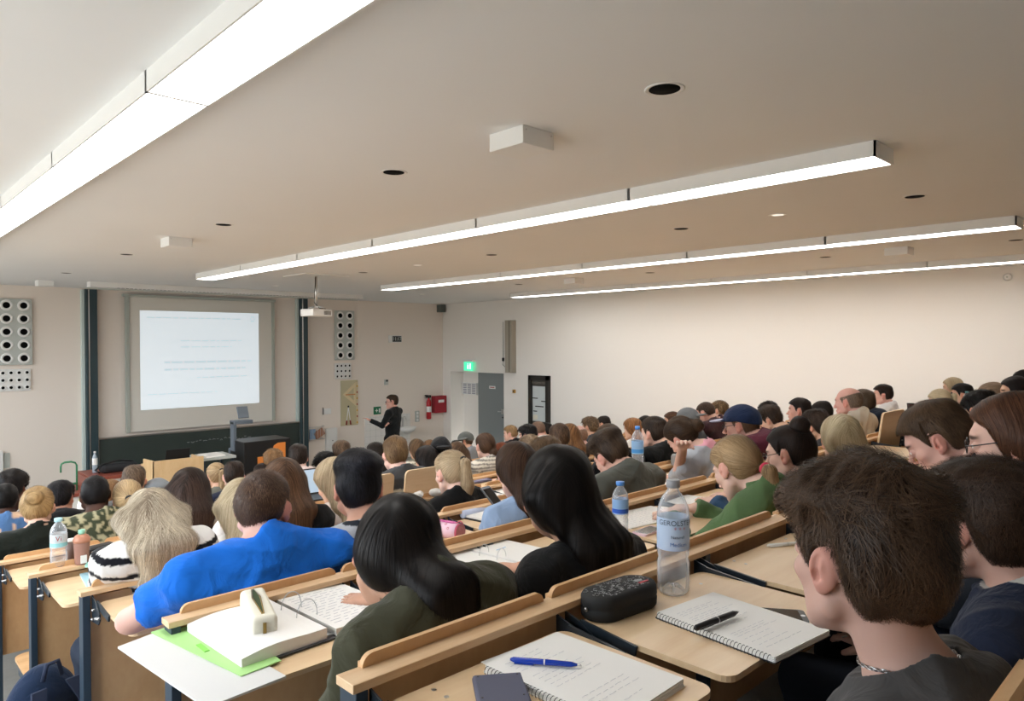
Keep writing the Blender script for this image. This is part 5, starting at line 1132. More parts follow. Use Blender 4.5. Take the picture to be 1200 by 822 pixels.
def notebook(lab, k, cx, cy, rz, w=.21, h=.297, th=.012, side='left', cov=COVER, ring=True, tail=30):
    e = empty('spiral_notebook', (cx, cy, tz(k)), rz); tag(e, lab, 'notebook')
    MB().prism(rrect(-w/2, -h/2, w/2, h/2, .006, 3), 0, .0015).build('back_cover', cov, e)
    pg = MB()
    for i in range(5): o = (i*37 % 5-2)*.0006; pg.prism(rrect(-w/2+.004+o, -h/2+.002+o, w/2-.002+o, h/2-.002, .005, 3), .0015+i*(th-.002)/5, .0015+(i+1)*(th-.002)/5-.0002)
    p_ = pg.build('pages', PAPER, e)
    r = random.Random(k*7+int(cx*100)); mb = MB()
    for i in range(tail):
        y = h/2-.03-i*(h-.05)/tail; x = -w/2+.03
        if r.random() < .25: continue
        while x < w/2-.05-.05*r.random():
            l = r.uniform(.008, .022); mb.tube([(x, y, th+.0002), (x+l*.5, y+r.uniform(-.0015, .0015), th+.0002), (x+l, y, th+.0002)], .00035, 3); x += l+.006
    mb.build('handwriting', INK, p_)
    if ring:
        sp = []; n = 34
        coil = MB()
        for i in range(n):
            y = -h/2+.012+i*(h-.024)/(n-1)
            coil.tube([(-w/2+.006+.0065*math.cos(a)-.004, y+.0012*a/PI, .006+.0075*math.sin(a)) for a in [j*PI/6 for j in range(13)]], .0007, 5)
        coil.build('spiral_binding', mat('black_wire', (.05, .05, .055), .35, .8), e)
    return e
def phone(lab, k, cx, cy, rz, body, w=.067, h=.138, case=None, z=None, M=None):
    e = empty('phone', (cx, cy, tz(k) if z is None else z), rz); tag(e, lab, 'phone')
    if M is not None: e.matrix_world = M
    MB().prism(rrect(-w/2, -h/2, w/2, h/2, .010), 0, .008).build('body', body, e)
    MB().prism(rrect(-w/2+.004, -h/2+.013, w/2-.004, h/2-.013, .003), .008, .0083).build('screen', mat('phone_glass', (.01, .011, .013), .08, spec=.6), e)
    MB().lathe([(.005, .008), (.005, .0084)], (0, -h/2+.0075, 0), 14).build('button', M_METAL, e)
    return e
def pen(lab, p0, p1, m, r=.0048, clip=True, tipm=None):
    p0 = Vector(p0); p1 = Vector(p1); L = (p1-p0).length; e = empty('pen', p0); tag(e, lab, 'pen'); d = p1-p0
    q = Vector((0, 0, 1)).rotation_difference(d.normalized()).to_matrix().to_4x4()
    MB().lathe([(r*.5, .0), (r, .006), (r*1.12, L*.5), (r*.98, L*.86), (r*.45, L*.95)], n=14, M=q).build('barrel', m, e)
    MB().lathe([(r*.5, L*.95), (r*.18, L)], n=10, M=q).build('tip', tipm or M_METAL, e); MB().lathe([(r*1.16, L*.48), (r*1.16, L*.50)], n=14, M=q).build('ring', M_METAL, e)
    if clip: MB().box((-.0015, r*.9, .008), (.0015, r*1.5, L*.34), M=q @ Matrix.Rotation(PI, 4, 'Z')).build('clip', m, e)
    return e
# ---- row 0
Z0 = tz(0)
notebook('open spiral notebook with white pages and blue pen, bottom centre desk', 0, .966, .826, .035, cov=PAPER, th=.014, tail=18)
slip('loose_sheet', 'loose white sheet sticking out under the open spiral notebook', 'paper', 0, rect(.975, .855, .205, .285, -.05), .0006, up=.0005)
a = onZ(598, 773, Z0+.020); b = onZ(681, 780, Z0+.020); pen('shiny blue ballpoint pen lying on the white notebook pages', a, b, mat('blue_pen', srgb('1240b8'), .15, trans=.2, coat=.5))
e = empty('calculator', (*onZ(590, 826, Z0)[:2], Z0), -.62); tag(e, 'dark grey-blue pocket calculator cover at the bottom edge', 'calculator')
cm = mat('calculator_grey', srgb('4a4d62'), .55); e.location.x -= .0
MB().box((-.045, -.085, 0), (.045, .085, .014), ch=.005).build('cover', cm, e)
for x in (-.035, .035):
    for y in (-.075, .0, .075): MB().lathe([(.002, .014), (.002, .0146)], (x, y, 0), 8).build('screw', M_BLACK, e)
nbk = notebook('spiral notebook with handwriting and black pen on the second desk', 0, 1.385, .745, -.10, h=.29)
a = onZ(814, 737, Z0+.022); b = onZ(866, 717, Z0+.022); pen('black fountain pen lying on the written notebook', a, b, M_BLACK, .0062)
p = onZ(905, 724, Z0); phone('black phone beside the written notebook on the second desk', 0, p[0], p[1], .62, M_BLACK, .070, .142)
p = onZ(912, 641, Z0); pen('white pen tip peeking past the nearest man on the third desk', (p[0]-.03, p[1]+.02, Z0+.005), (p[0]+.09, p[1]-.05, Z0+.005), M_WHITE)
# pencil case
p0 = onZ(697, 722, Z0+.02); p1 = onZ(768, 697, Z0+.02); c = (p0+p1)/2; rz = math.atan2(p1[1]-p0[1], p1[0]-p0[0])
e = empty('pencil_case', (c[0]+.008, c[1]+.025, Z0), rz); tag(e, 'black oval zip pencil case printed with white scribbles', 'pencil case')
L = .205; W = .095; mb = MB(); pts = []
def oval(s): return [((L/2-W/2)*(1 if math.cos(t) > 0 else -1)+W/2*s*math.cos(t) if abs(math.cos(t)) > 1e-6 else 0, W/2*s*math.sin(t)) for t in [2*PI*i/40+.01 for i in range(40)]]
lay = [(.90, 0), (1.0, .006), (1.02, .022), (.985, .024), (.985, .028), (1.02, .030), (1.0, .046), (.92, .053), (.70, .055)]
vs = [(x, y, z) for s, z in lay for x, y in oval(s)]; fs = [[j*40+i, j*40+(i+1) % 40, (j+1)*40+(i+1) % 40, (j+1)*40+i] for j in range(len(lay)-1) for i in range(40)]+[list(range(40))[::-1], [(len(lay)-1)*40+i for i in range(40)]]
MB().add(vs, fs, 0, True).build('case', mat('black_canvas', (.012, .012, .012), .75, bump=(500, .3, .0006)), e)
pr = random.Random(5); mb = MB()
for i in range(150):
    x = pr.uniform(-.085, .085); y = pr.uniform(-.033, .033)
    if abs(x) > .06 and abs(y) > .022: continue
    q = [(x, y, .0553)]; 
    for j in range(4): q.append((q[-1][0]+pr.uniform(-.005, .005), q[-1][1]+pr.uniform(-.004, .004), .0555))
    mb.tube(q, .00035, 3)
mb.build('scribble_print', mat('print_white', (.5, .5, .5), .7), e)
MB().box((.045, -.012, .055), (.065, .0, .0562)).build('patch', mat('patch_grey', (.25, .27, .27), .7), e); MB().box((.045, -.022, .055), (.075, -.016, .0562)).build('red_tag', mat('tag_red', srgb('b84a50'), .6), e)
MB().lathe([(.004, 0), (.005, .003), (.003, .006)], n=10, M=TM((-L/2-.002, 0, .026), 0, 0, -PI/2)).build('zip_pull', M_METAL, e)
# big water bottle
bt = onZ(789, 694, Z0)
wl_ = mat('label_white_blue', srgb('b9cbe4'), .4, alpha=.82); wb = mat('label_blue', srgb('3f6fb5'), .4); ltx = mat('label_text', srgb('3a4350'), .5); lrd = mat('label_red', srgb('b8323e'), .5)
BH = .272
v_ang = math.atan2(-bt[1], -bt[0])
eb = bottle((bt[0], bt[1], Z0), BH, .0385, 'large clear mineral water bottle with grey cap and blue white label', mat('cap_grey', srgb('8d8d90'), .4), wl_, text=[('GEROLSTEINER', .017, .640, ltx, v_ang+.55), ('Naturell', .010, .52, ltx, v_ang+.30), ('* * *', .016, .585, lrd, v_ang+.42), ('Medium', .013, .455, wb, v_ang+.35)], waist=True, fill=None)
MB().lathe([(.0392, .41*BH), (.0392, .67*BH)], n=9, cap=False).build('label_panel', wb, eb) if False else None
# ---- row 1
Z1 = tz(1)
bt = onZ(727, 626, Z1); bottle((bt[0], bt[1], Z1), .205, .0315, 'small water bottle with blue cap and blue label beside a phone', mat('cap_blue', srgb('4a86cf'), .4), mat('label_light_blue', srgb('8fb8e6'), .4, trans=.3), mat('label_deep_blue', srgb('2857b8'), .4), fill=.45)
p = (onZ(743, 620, Z1)+onZ(777, 628, Z1))/2; phone('phone in pale pink case on the desk beside the small bottle', 1, p[0]+.0, p[1], 1.62, mat('pink_case', srgb('e0c3cf'), .4))
slip('writing_pad', 'white writing pad on the desk edge beside the black top woman', 'pad', 1, rect(1.955, 1.60, .21, .297, .1), .010, lines=10, edge=mat('brown_card', srgb('9c7450'), .7))
slip('paper_sheets', 'white paper sheets behind the small bottle with blue cap', 'papers', 1, rect(2.50, 1.80, .36, .22, -.12), .004, lines=10)
slip('paper_sheet', 'sheet the woman in green shirt is writing on', 'paper', 1, rect(2.93, 1.77, .21, .26, .1), .002, lines=14)
slip('folder', 'lime green folder on the desk before the woman with the bun', 'folder', 1, rect(3.55, 1.70, .30, .24, 0), .004, m=mat('lime', srgb('c3e58a'), .6))
# open binder with papers, seen at the lower left
g = onZ(372, 750, Z1); fl = mat('pale_board', srgb('d5d5d4'), .5)
e = empty('lap_board', (.63, 1.71, Z1), 0); tag(e, 'large pale grey board sticking out over the desk end at lower left', 'board')
MB().prism([(-.125, .215), (.06, .27), (.10, -.22), (-.08, -.235)], 0.0, .005).build('board', fl, e)
e = empty('green_sheet', (.655, 1.755, Z1+.006)); tag(e, 'light green divider sheet under the open ring binder', 'divider')
MB().prism([(-.065, .20), (.10, .22), (.10, -.19), (.0, -.20)], 0, .002).build('sheet', mat('light_green', srgb('a9d98a'), .7), e); MB().box((-.012, -.02, .002), (.0, .035, .004)).build('tab', mat('tab_green', srgb('7fcf4c'), .6), e)
e = empty('ring_binder', (.90, 1.76, Z1+.003), .05); tag(e, 'open ring binder full of white paper at lower left', 'binder')
MB().box((-.245, -.165, 0), (.245, .155, .003)).build('cover', mat('binder_dark', (.05, .05, .055), .5), e)
def curved(x0, x1, y0, y1, zf, th, m, nme, n=10):
    vs = []; fs = []
    for i in range(n+1):
        x = x0+(x1-x0)*i/n; z = zf(i/n)
        vs += [(x, y0, z), (x, y1, z), (x, y1, z-th), (x, y0, z-th)]
    for i in range(n):
        a = i*4
        for j in range(4): fs.append([a+j, a+(j+1) % 4, a+4+(j+1) % 4, a+4+j])
    fs += [[3, 2, 1, 0], [n*4+i for i in range(4)]]
    return MB().add(vs, fs, 0, False).build(nme, m, e)
curved(-.235, -.012, -.155, .145, lambda t: .034-.010*(1-t)**2+.004*math.sin(t*5), .030, PAPER, 'left_pages'); curved(.012, .225, -.16, .14, lambda t: .022-.006*t*t, .018, PAPER, 'right_pages')
for y in (-.04, .04): MB().tube([(-.030+.0, y, .03)]+[(.0+.030*math.cos(t), y, .030+.042*math.sin(t)) for t in [PI-i*PI/12 for i in range(13)]]+[(.030, y, .018)], .0013, 6).build('ring', M_METAL, e)
MB().box((-.010, -.15, .003), (.010, .14, .008)).build('ring_plate', M_METAL, e)
mb = MB(); pr = random.Random(9)
for i in range(14):
    y = .11-i*.018; x = .03
    while x < .18: w = pr.uniform(.01, .03); mb.box((x, y, .0224-.006*((x-.012)/.213)**2), (x+w, y+.0015, .0228-.006*((x-.012)/.213)**2)); x += w+.01
mb.build('printed_lines', INK, e)
e = empty('fabric_case', (.80, 1.79, Z1+.030), 1.28); tag(e, 'open cream fabric pencil case on the binder pages', 'pencil case')
cf = mat('cream_fabric', srgb('dcd8c8'), .85, bump=(400, .3, .001))
def lens_body(L, W, H):
    vs = []; fs = []; n = 14; m_ = 14
    for i in range(n+1):
        t = i/n; x = -L/2+L*t; s = max(.55, math.sin(PI*min(1, max(0, .12+.76*t)))**.5)
        for j in range(m_): a = 2*PI*j/m_; vs.append((x, W/2*s*math.cos(a)*(1-.35*max(0, math.sin(a))), max(0, H*.42+H*.58*s*math.sin(a))))
    for i in range(n):
        for j in range(m_): fs.append([i*m_+j, i*m_+(j+1) % m_, (i+1)*m_+(j+1) % m_, (i+1)*m_+j])
    fs += [list(range(m_)), [n*m_+j for j in range(m_)][::-1]]
    return vs, fs
v, qd = nets(lambda P: smax(np.linalg.norm(np.maximum(np.abs(P-np.array([0, 0, .012]))-np.array([.105, .020, .022]), 0), axis=1)-.012-nz(P, 60, 3)*.002, -P[:, 2], .004), axis(-.16, .16, .005), axis(-.06, .06, .005), axis(-.01, .09, .005))
np_mesh('body', v, qd, cf, None, parent=e)
MB().prism([(-.09, 0), (-.03, -.006), (.06, -.008), (.095, 0), (.06, .008), (-.03, .005)], .040, .0485).build('opening', mat('dark_green', srgb('33401f'), .8), e)
MB().tube([(-.112, 0, .030), (-.09, -.002, .0465), (.03, -.010, .048), (.10, -.002, .046)], .0022, 6).tube([(-.112, 0, .030), (-.09, .002, .0465), (.03, .010, .048), (.10, .002, .046)], .0022, 6).build('zip', mat('brass', srgb('8a7340'), .35, .8), e)
MB().box((-.124, -.004, .004), (-.114, .004, .032)).build('zip_pull', mat('brass', srgb('8a7340'), .35, .8), e)
# second binder behind the olive jacket
e = empty('ring_binder', (1.66, 1.80, Z1), .10); tag(e, 'ring binder with open rings between the two black-haired women', 'binder')
MB().box((-.16, -.14, 0), (.16, .14, .003)).build('cover', COVER, e); curved(-.02, .155, -.135, .135, lambda t: .018, .015, PAPER, 'pages'); curved(-.155, -.03, -.135, .135, lambda t: .016, .013, PAPER, 'pages')
for y in (-.04, .04): MB().tube([(-.025+.024*math.cos(t), y, .016+.034*math.sin(t)) for t in [PI-i*PI/12 for i in range(13)]], .0013, 6).build('ring', M_METAL, e)
MB().box((.03, .03, .0181), (.08, .034, .0186)).build('blue_mark', mat('marker_blue', srgb('7fb4dd'), .6), e); MB().box((.06, .13, .018), (.10, .15, .0186)).build('green_tab', mat('tab_green', srgb('b6dc7a'), .6), e)
# ---- row 2
Z2 = tz(2)
p0 = onZ(504, 628, Z2); p1 = onZ(538, 634, Z2); c = (p0+p1)/2; rz = math.atan2(p1[1]-p0[1], p1[0]-p0[0])
e = empty('pencil_case', (c[0]+.01, c[1]+.02, Z2+.036), rz); tag(e, 'round pink and white pencil case lying on the desk in the middle', 'pencil case')
pk = mat('pink_fabric', srgb('e9c6d6'), .7, noise=(40, .1)); R_ = .036
MB().lathe([(R_, -.095), (R_*1.02, -.05), (R_*1.02, .05), (R_, .095)], n=24, M=Matrix.Rotation(PI/2, 4, 'Y')).build('body', pk, e)
MB().lathe([(R_*.98, .0955), (R_*.98, .098)], n=24, M=Matrix.Rotation(PI/2, 4, 'Y')).build('end_patch', mat('salmon', srgb('c77f7a'), .7, noise=(80, .3)), e); MB().lathe([(R_*1.01, .088), (R_*1.04, .092), (R_*1.04, .098), (R_*.95, .0985)], n=24, cap=False, M=Matrix.Rotation(PI/2, 4, 'Y')).build('piping', mat('pink_red', srgb('c4566c'), .6), e)
MB().prism([(-.08, -.006), (.06, -.012), (.075, .0), (.06, .014), (-.08, .006)], R_*.99, R_*1.10).build('zip_flap', mat('magenta', srgb('c25a96'), .6), e); MB().tube([(.07, 0, R_), (.095, .004, R_+.012), (.11, .0, R_+.004)], .003, 6).build('zip_pull', mat('pink_red', srgb('c4566c'), .6), e)
for i, (x, a) in enumerate(((-.03, .7), (.03, 1.0), (.05, .5), (-.06, 1.1))): MB().lathe([(.006, 0), (.004, 0), (.004, .0008), (.006, .0008)], n=12, cap=False, M=Matrix.Translation((x, -R_*1.02*math.cos(a), R_*1.02*math.sin(a))) @ Matrix.Rotation(PI/2-a+.0, 4, 'X') if True else None).build('button_print', mat('pink_red', srgb('c4566c'), .6), e)
e = empty('ring_folder', (2.48, 2.68, Z2), .12); tag(e, 'pale blue ring folder with white sheets under the phone', 'folder')
MB().box((-.15, -.12, 0), (.16, .13, .004)).build('cover', COVER, e); curved(-.14, .155, -.115, .10, lambda t: .016-.004*t, .010, PAPER, 'pages')
MB().lathe([(.020, -.15), (.020, .16)], n=16, M=TM((0, .115, .020), 0, 0, PI/2), cap=True).build('rolled_cover', mat('pale_blue', srgb('c5cfe6'), .6), e)
d_ = PP['denim_girl']; hL = d_['arm'][-1][2]; hR = d_['arm'][1][2]; pc = (hL+hR)/2+np.array([0, .09, .065])
Mp = Matrix.Translation(Vector(pc)) @ Matrix.Rotation(.15, 4, 'Z') @ Matrix.Rotation(math.radians(42), 4, 'X')
phone('dark phone held up in both hands by the woman in denim shirt', 2, 0, 0, 0, mat('phone_grey', (.12, .13, .15), .3, .6), M=Mp)
e = empty('glasses_case', (*onZ(205, 668, ZB(2))[:2], ZB(2)), .2); tag(e, 'black oval pouch standing on the rail beside the blue t-shirt', 'pouch')
MB().box((-.05, -.035, 0), (.15, .035, .085), ch=.03).build('body', mat('black_leather', (.014, .014, .016), .4), e); MB().tube([(-.05, -.036, .05), (.05, -.038, .055), (.15, -.036, .05)], .002, 5).build('seam', M_BLACK, e)
bt = onZ(743, 552, ZB(2)); bottle((bt[0], YB(2), ZB(2)), .30, .040, 'tall water bottle with blue cap and blue label beside black t-shirt', mat('cap_blue', srgb('4a86cf'), .4), mat('label_sky', srgb('9cc6ee'), .4, trans=.2), mat('label_mid_blue', srgb('4c9be0'), .4), fill=.4)
slip('lecture_notes', 'white papers on the desk before the woman with pink scarf', 'papers', 2, rect(3.90, 2.62, .34, .22, -.05), .003, lines=8)
e = empty('desk_case', (*onZ(792, 545, ZB(2))[:2], ZB(2)), .5); tag(e, 'silver and black case standing on the rail near the black t-shirt man', 'case'); MB().box((-.06, -.03, 0), (.02, .03, .075), ch=.012).build('body', mat('silver_case', (.35, .36, .37), .35, .3), e); MB().box((.02, -.03, 0), (.07, .03, .07), ch=.01).build('lid', M_BLACK, e)
# ---- row 3
Z3 = ZB(3)
bt = onZ(69, 663, Z3); bottle((bt[0], bt[1], Z3), .215, .034, 'clear bottle with pale blue cap and red emblem on the left rail', mat('cap_pale', srgb('a9d3dc'), .4), mat('label_clear', srgb('d9dfe3'), .4, trans=.3), mat('label_teal', srgb('8fcbd0'), .4), text=[('Vi', .030, .59, lrd, math.atan2(-bt[1], -bt[0]))])
bt = onZ(96, 661, Z3); e = empty('smoothie_bottle', (bt[0], bt[1], Z3)); tag(e, 'brown chocolate drink bottle with green cap on the left rail', 'bottle')
MB().lathe([(.026, 0), (.029, .01), (.034, .10), (.034, .105), (.030, .11)], n=10).build('body', mat('brown_drink', srgb('9a7468'), .25), e); MB().lathe([(.034, .10), (.036, .112), (.028, .128), (.016, .136)], n=20).build('shoulder', mat('copper_lid', srgb('b87f66'), .35), e); MB().lathe([(.013, .135), (.014, .155)], n=16).build('cap', mat('mint', srgb('8fc9b0'), .5), e); MB().box((-.012, -.036, .01), (.012, -.030, .045)).build('label', M_WHITE, e)
bt = onZ(84, 655, Z3); e = empty('drinking_cup', (bt[0], bt[1]+.0, Z3)); tag(e, 'brown plastic cup behind the chocolate drink bottle', 'cup'); MB().lathe([(.022, 0), (.026, .085), (.024, .085), (.020, .004)], n=18).build('body', mat('cup_brown', srgb('6d5750'), .4), e); MB().lathe([(.027, .083), (.028, .09), (.01, .094)], n=18).build('lid', M_WHITE, e)
bt = onZ(117, 652, Z3); e = empty('wallet', (bt[0], bt[1], Z3+.008), .3); tag(e, 'black purse lying half open on the left rail', 'purse'); MB().box((-.07, -.035, 0), (.07, .035, .045), ch=.014).build('body', mat('black_leather', (.014, .014, .016), .4), e); MB().tube([(-.06, -.036, .03), (0, -.04, .04), (.06, -.036, .03)], .003, 5).build('zip', M_METAL, e)
bt = onZ(121, 661, Z3-.0); phone('phone in teal case below the black purse on the left rail', 3, bt[0], bt[1], 1.2, mat('teal_case', srgb('8fc7bb'), .5), z=Z3)
slip('booklet', 'pale blue booklet on the desk left of the striped shirt', 'booklet', 3, rect(.87, 3.54, .15, .21, -.1), .006, m=mat('booklet_blue', srgb('a8cdda'), .5), edge=PAPER)
bt = onZ(394, 607, Z3); e = empty('paper_cup', (bt[0], bt[1], Z3)); tag(e, 'coffee paper cup with white lid and purple speckled sleeve', 'cup'); MB().lathe([(.026, 0), (.038, .105)], n=22).build('body', mat('speckle', srgb('8c6a7c'), .6, noise=(160, .6)), e); MB().lathe([(.040, .105), (.040, .112), (.036, .118)], n=22).build('lid', M_WHITE, e)
for i, (px, py) in enumerate(((468, 580), (482, 575), (491, 578))):
    q = onZ(px, py, ZB(3)); sd_ = 40+i
    v, qd = nets(lambda P: ell(P, (0, 0, .028), (.04, .028, .026))-nz(P, 90, sd_)*.010, axis(-.07, .07, .006), axis(-.06, .06, .006), axis(-.01, .08, .006))
    o = np_mesh('crumpled_tissue', v, qd, PAPER, None, loc=(q[0], YB(3)-.01, ZB(3))); tag(o, 'crumpled white tissue on the rail before the raised tablets, '+('leftmost', 'middle', 'rightmost')[i]+' of three', 'tissue', 'crumpled tissues')
q = onZ(508, 577, ZB(3)); e = MB().lathe([(.012, 0), (.018, .012), (.010, .026)], (0, 0, 0), 12).build('yellow_sweet', mat('yellow', srgb('e3b84c'), .5), loc=(q[0], YB(3), ZB(3))); tag(e, 'small yellow wrapper beside the tissues', 'wrapper'); MB().lathe([(.005, .026), (.012, .03)], n=10).build('twist', M_WHITE, e)
slip('handout', 'white handout beyond the blond ponytail on the desk', 'papers', 3, rect(3.33, 3.62, .34, .2, .05), .003, lines=8)
q = onZ(560, 566, tz(3)); e = MB().box((-.10, -.03, 0), (.10, .03, .02), ch=.008).build('glasses_case', mat('violet_grey', srgb('6f6c86'), .5), loc=(q[0], q[1]-.02, tz(3)+.003)); tag(e, 'violet grey slim case on the white handout', 'case'); MB().box((-.1, -.031, .009), (.1, -.0295, .011)).build('seam', M_BLACK, e)
q = onZ(1036, 499, tz(3)); 
e = empty('thermos', (q[0], q[1], tz(3))); tag(e, 'pink metal drinking bottle before the man in white shirt', 'bottle'); MB().lathe([(.04, 0), (.044, .01), (.044, .15), (.03, .19)], n=22).build('body', mat('hot_pink', srgb('d0509a'), .3, .3), e); MB().lathe([(.03, .19), (.031, .215), (.02, .22)], n=18).build('cap', mat('hot_pink2', srgb('d878ae'), .4), e)
q = onZ(1021, 490, tz(3)); e = empty('lunch_box', (q[0]+.1, q[1], tz(3))); tag(e, 'lime green box beside the pink drinking bottle', 'box'); MB().box((-.1, -.06, 0), (.1, .06, .12), ch=.01).build('box', mat('lime_box', srgb('cfe07a'), .5), e); MB().box((-.105, -.065, .12), (.105, .065, .135), ch=.005).build('lid', mat('lime_lid', srgb('dcea96'), .5), e)
slip('far_papers', 'white papers on the desk right of the pink drinking bottle', 'papers', 3, rect(9.5, 3.45, .4, .2, 0), .01)
bt = onZ(940, 493, Z3); bottle((bt[0], bt[1], Z3), .20, .032, 'small water bottle with blue cap near the man in profile', mat('cap_blue', srgb('4a86cf'), .4), mat('label_clear', srgb('d9dfe3'), .4, trans=.3))
q = onY(1067, 488, YB(2)); e = empty('dark_cup', (q[0], q[1], ZB(2))); tag(e, 'dark brown cup on the rail near the side wall', 'cup'); MB().lathe([(.03, 0), (.04, .11), (.036, .11), (.026, .01)], n=18).build('body', mat('cup_dark', srgb('3c2420'), .5), e); MB().lathe([(.041, .108), (.041, .114)], n=18, cap=False).build('rim', M_BLACK, e)
# ---- further rows
bt = onZ(230, 641, tz(4)); bottle((bt[0], bt[1], tz(4)), .20, .032, 'small clear bottle with sky blue cap before the cream cardigan', mat('cap_sky', srgb('6fb2dd'), .4))
q = onZ(366, 583, tz(4)); e = empty('laptop', (q[0], q[1]-.05, tz(4)), -.1); tag(e, 'open laptop with pale blue screen beside the chestnut hair', 'laptop')
MB().box((-.15, -.11, 0), (.15, .10, .014), ch=.003).build('base', M_BLACK, e); sc_ = MB().box((-.15, 0, 0), (.15, .008, .20), ch=.002, M=TM((0, .10, .012), 0, -.25)).build('lid', M_BLACK, e); MB().box((-.14, -.001, .012), (.14, .0, .19), M=TM((0, .10, .012), 0, -.25)).build('screen', mat('lcd', (.3, .35, .4), .4, emit=srgb('b9d3ea'), estr=.55), sc_)
q = onZ(97, 606, tz(6)); e = empty('sports_bottle', (q[0], q[1], tz(6))); tag(e, 'white bottle with lime green top beyond the black jacket', 'bottle'); MB().lathe([(.04, 0), (.042, .1), (.03, .14)], n=20).build('body', M_WHITE, e); MB().lathe([(.03, .14), (.026, .17), (.012, .19)], n=18).build('cap', mat('lime_box', srgb('cfe07a'), .5), e)
bt = onZ(1133, 482, ZB(1)); e = bottle((bt[0], bt[1], ZB(1)), .20, .032, 'clear bottle with teal cap near the far right wall', mat('cap_teal', srgb('4f8f92'), .4), mat('label_clear', srgb('d9dfe3'), .4, trans=.3))
cp = PP['cap_camera']; hp = cp['arm'][-1][2]; e = empty('camera', hp+np.array([-.02, .02, .12])); tag(e, 'black camera with white patch held up by the man in grey cap', 'camera'); MB().box((-.06, -.04, -.04), (.06, .04, .05), ch=.01).build('body', M_BLACK, e); MB().lathe([(.035, 0), (.035, .07)], n=16, M=TM((0, .04, 0), 0, -PI/2)).build('lens', M_BLACK, e); MB().box((-.03, -.041, -.0), (.03, -.040, .04)).build('screen', M_WHITE, e)
# backpack standing between the benches at lower left
f3 = FL(3); q = CAM+ray(48, 790)*2.62
e = empty('backpack', (q[0], q[1], f3)); tag(e, 'dark blue and teal backpack standing on the floor at lower left', 'backpack'); e.rotation_euler = (0, 0, .35)
bp_h = q[2]-f3+.03
def bp(P): 
    d = ell(P, (0, 0, bp_h*.46), (.17, .115, bp_h*.54)); d = np.maximum(d, -P[:, 2]); d = smin(d, ell(P, (0, .07, bp_h*.3), (.13, .07, bp_h*.30)), .03); return d-nz(P, 22, 4)*.006
v, qd = nets(bp, axis(-.22, .22, .008), axis(-.18, .2, .008), axis(-.02, bp_h+.08, .008))
cc = np.where((np.abs(v[:, 0]) > .125)[:, None] & (v[:, 1] > -.08)[:, None], np.array(srgb('6f9498')), np.array(srgb('1e2c44')))
np_mesh('body', v, qd, M_CLOTH, cc, parent=e)
nv_ = mat('navy_strap', srgb('1b2740'), .8, bump=(300, .4, .001))
for s in (-1, 1):
    mb = MB(); pts = [(s*.06, -.085, bp_h*.92), (s*.085, -.125, bp_h*.80), (s*.09, -.140, bp_h*.55), (s*.10, -.135, bp_h*.30), (s*.12, -.105, .08)]
    for a_, b_ in zip(pts[:-1], pts[1:]):
        a_, b_ = Vector(a_), Vector(b_); w_ = Vector((.026, 0, 0)); n_ = Vector((0, -.010, 0)); mb.add([a_-w_, a_+w_, b_+w_, b_-w_, a_-w_+n_, a_+w_+n_, b_+w_+n_, b_-w_+n_], [[0, 1, 2, 3], [7, 6, 5, 4], [0, 4, 5, 1], [1, 5, 6, 2], [2, 6, 7, 3], [3, 7, 4, 0]])
    mb.build('shoulder_strap', nv_, e)
MB().tube([(-.035, -.07, bp_h*.95), (-.02, -.07, bp_h*1.04), (.02, -.07, bp_h*1.04), (.035, -.07, bp_h*.95)], .008, 8).build('handle', nv_, e)
MB().tube([(-.12, .06, bp_h*.5), (-.09, .02, bp_h*.84), (0, -.0, bp_h*.985), (.09, .02, bp_h*.84), (.12, .06, bp_h*.5)], .004, 6).build('zip', M_BLACK, e)
SKY, EXPO = 8.5, 0.0
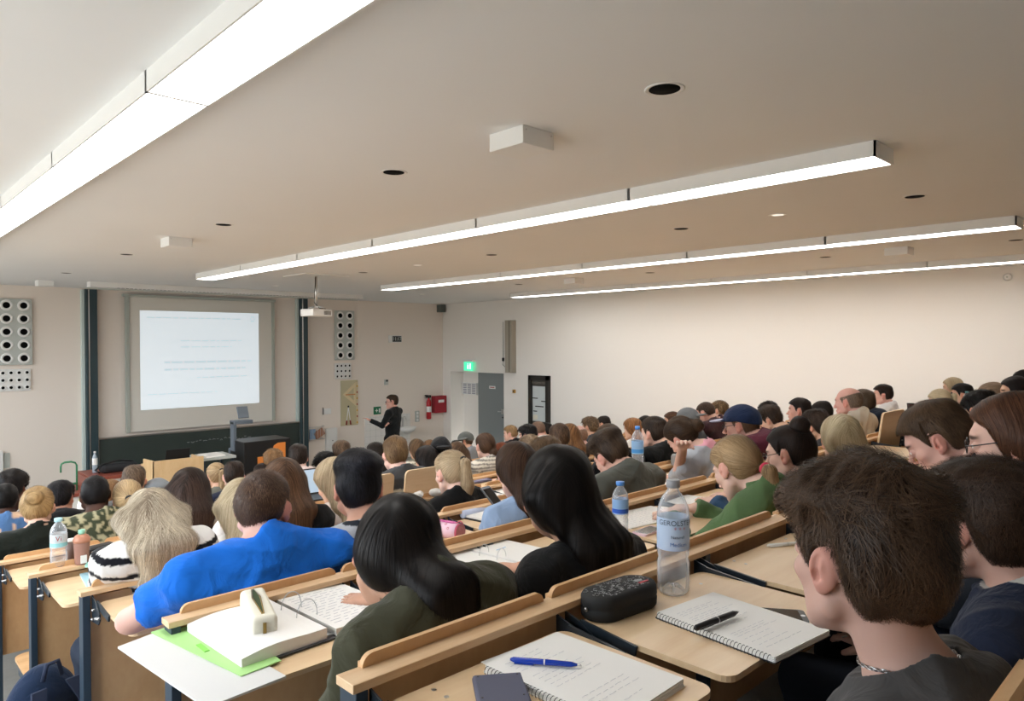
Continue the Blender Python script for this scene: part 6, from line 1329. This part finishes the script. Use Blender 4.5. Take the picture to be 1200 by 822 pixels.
# ------------------------------------------------------------------ light, world, camera
w = bpy.data.worlds.new('world'); bpy.context.scene.world = w; w.use_nodes = True
bg = w.node_tree.nodes['Background']; bg.inputs[0].default_value = (.86, .93, 1, 1); bg.inputs[1].default_value = SKY
nt_ = w.node_tree; tc_ = nt_.nodes.new('ShaderNodeTexCoord'); sx_ = nt_.nodes.new('ShaderNodeSeparateXYZ'); rp_ = nt_.nodes.new('ShaderNodeValToRGB')      # bright overcast sky above, dim ground below
rp_.color_ramp.elements[0].position = .49; rp_.color_ramp.elements[0].color = (.42, .42, .40, 1); rp_.color_ramp.elements[1].position = .53; rp_.color_ramp.elements[1].color = (.86, .93, 1, 1)
mp_ = nt_.nodes.new('ShaderNodeMapRange'); mp_.inputs[1].default_value = -1; mp_.inputs[2].default_value = 1
nt_.links.new(tc_.outputs['Generated'], sx_.inputs[0]); nt_.links.new(sx_.outputs['Z'], mp_.inputs[0]); nt_.links.new(mp_.outputs[0], rp_.inputs[0]); nt_.links.new(rp_.outputs[0], bg.inputs[0])
for i, (a, b) in enumerate(wins):        # portals only guide the sampling of the sky through the window openings
    l = bpy.data.lights.new('window_portal', 'AREA'); l.shape = 'RECTANGLE'; l.size = WZ1-WZ0; l.size_y = b-a; l.cycles.is_portal = True
    o = bpy.data.objects.new('window_portal', l); C.objects.link(o); o.location = (XL-.20, (a+b)/2, (WZ0+WZ1)/2); o.rotation_euler = (0, -PI/2, 0)
cam = bpy.data.cameras.new('camera'); co = bpy.data.objects.new('camera', cam); C.objects.link(co)
co.matrix_world = Matrix([[RGT[0], UPV[0], -FWD[0], 0], [RGT[1], UPV[1], -FWD[1], 0], [RGT[2], UPV[2], -FWD[2], ZC], [0, 0, 0, 1]])
cam.sensor_width = 36; cam.lens = FOC/1200*36; cam.clip_start = .02; cam.clip_end = 100
sc = bpy.context.scene; sc.camera = co
sc.view_settings.view_transform = 'Standard'; sc.view_settings.look = 'None'; sc.view_settings.gamma = 1; sc.view_settings.use_curve_mapping = False; sc.view_settings.exposure = EXPO
cy_ = sc.cycles; cy_.use_denoising = True; cy_.max_bounces = 7; cy_.diffuse_bounces = 5; cy_.glossy_bounces = 3; cy_.transmission_bounces = 6; cy_.transparent_max_bounces = 16; cy_.caustics_reflective = False; cy_.caustics_refractive = False; cy_.sample_clamp_indirect = 6
cy_.use_adaptive_sampling = True; cy_.adaptive_threshold = .02
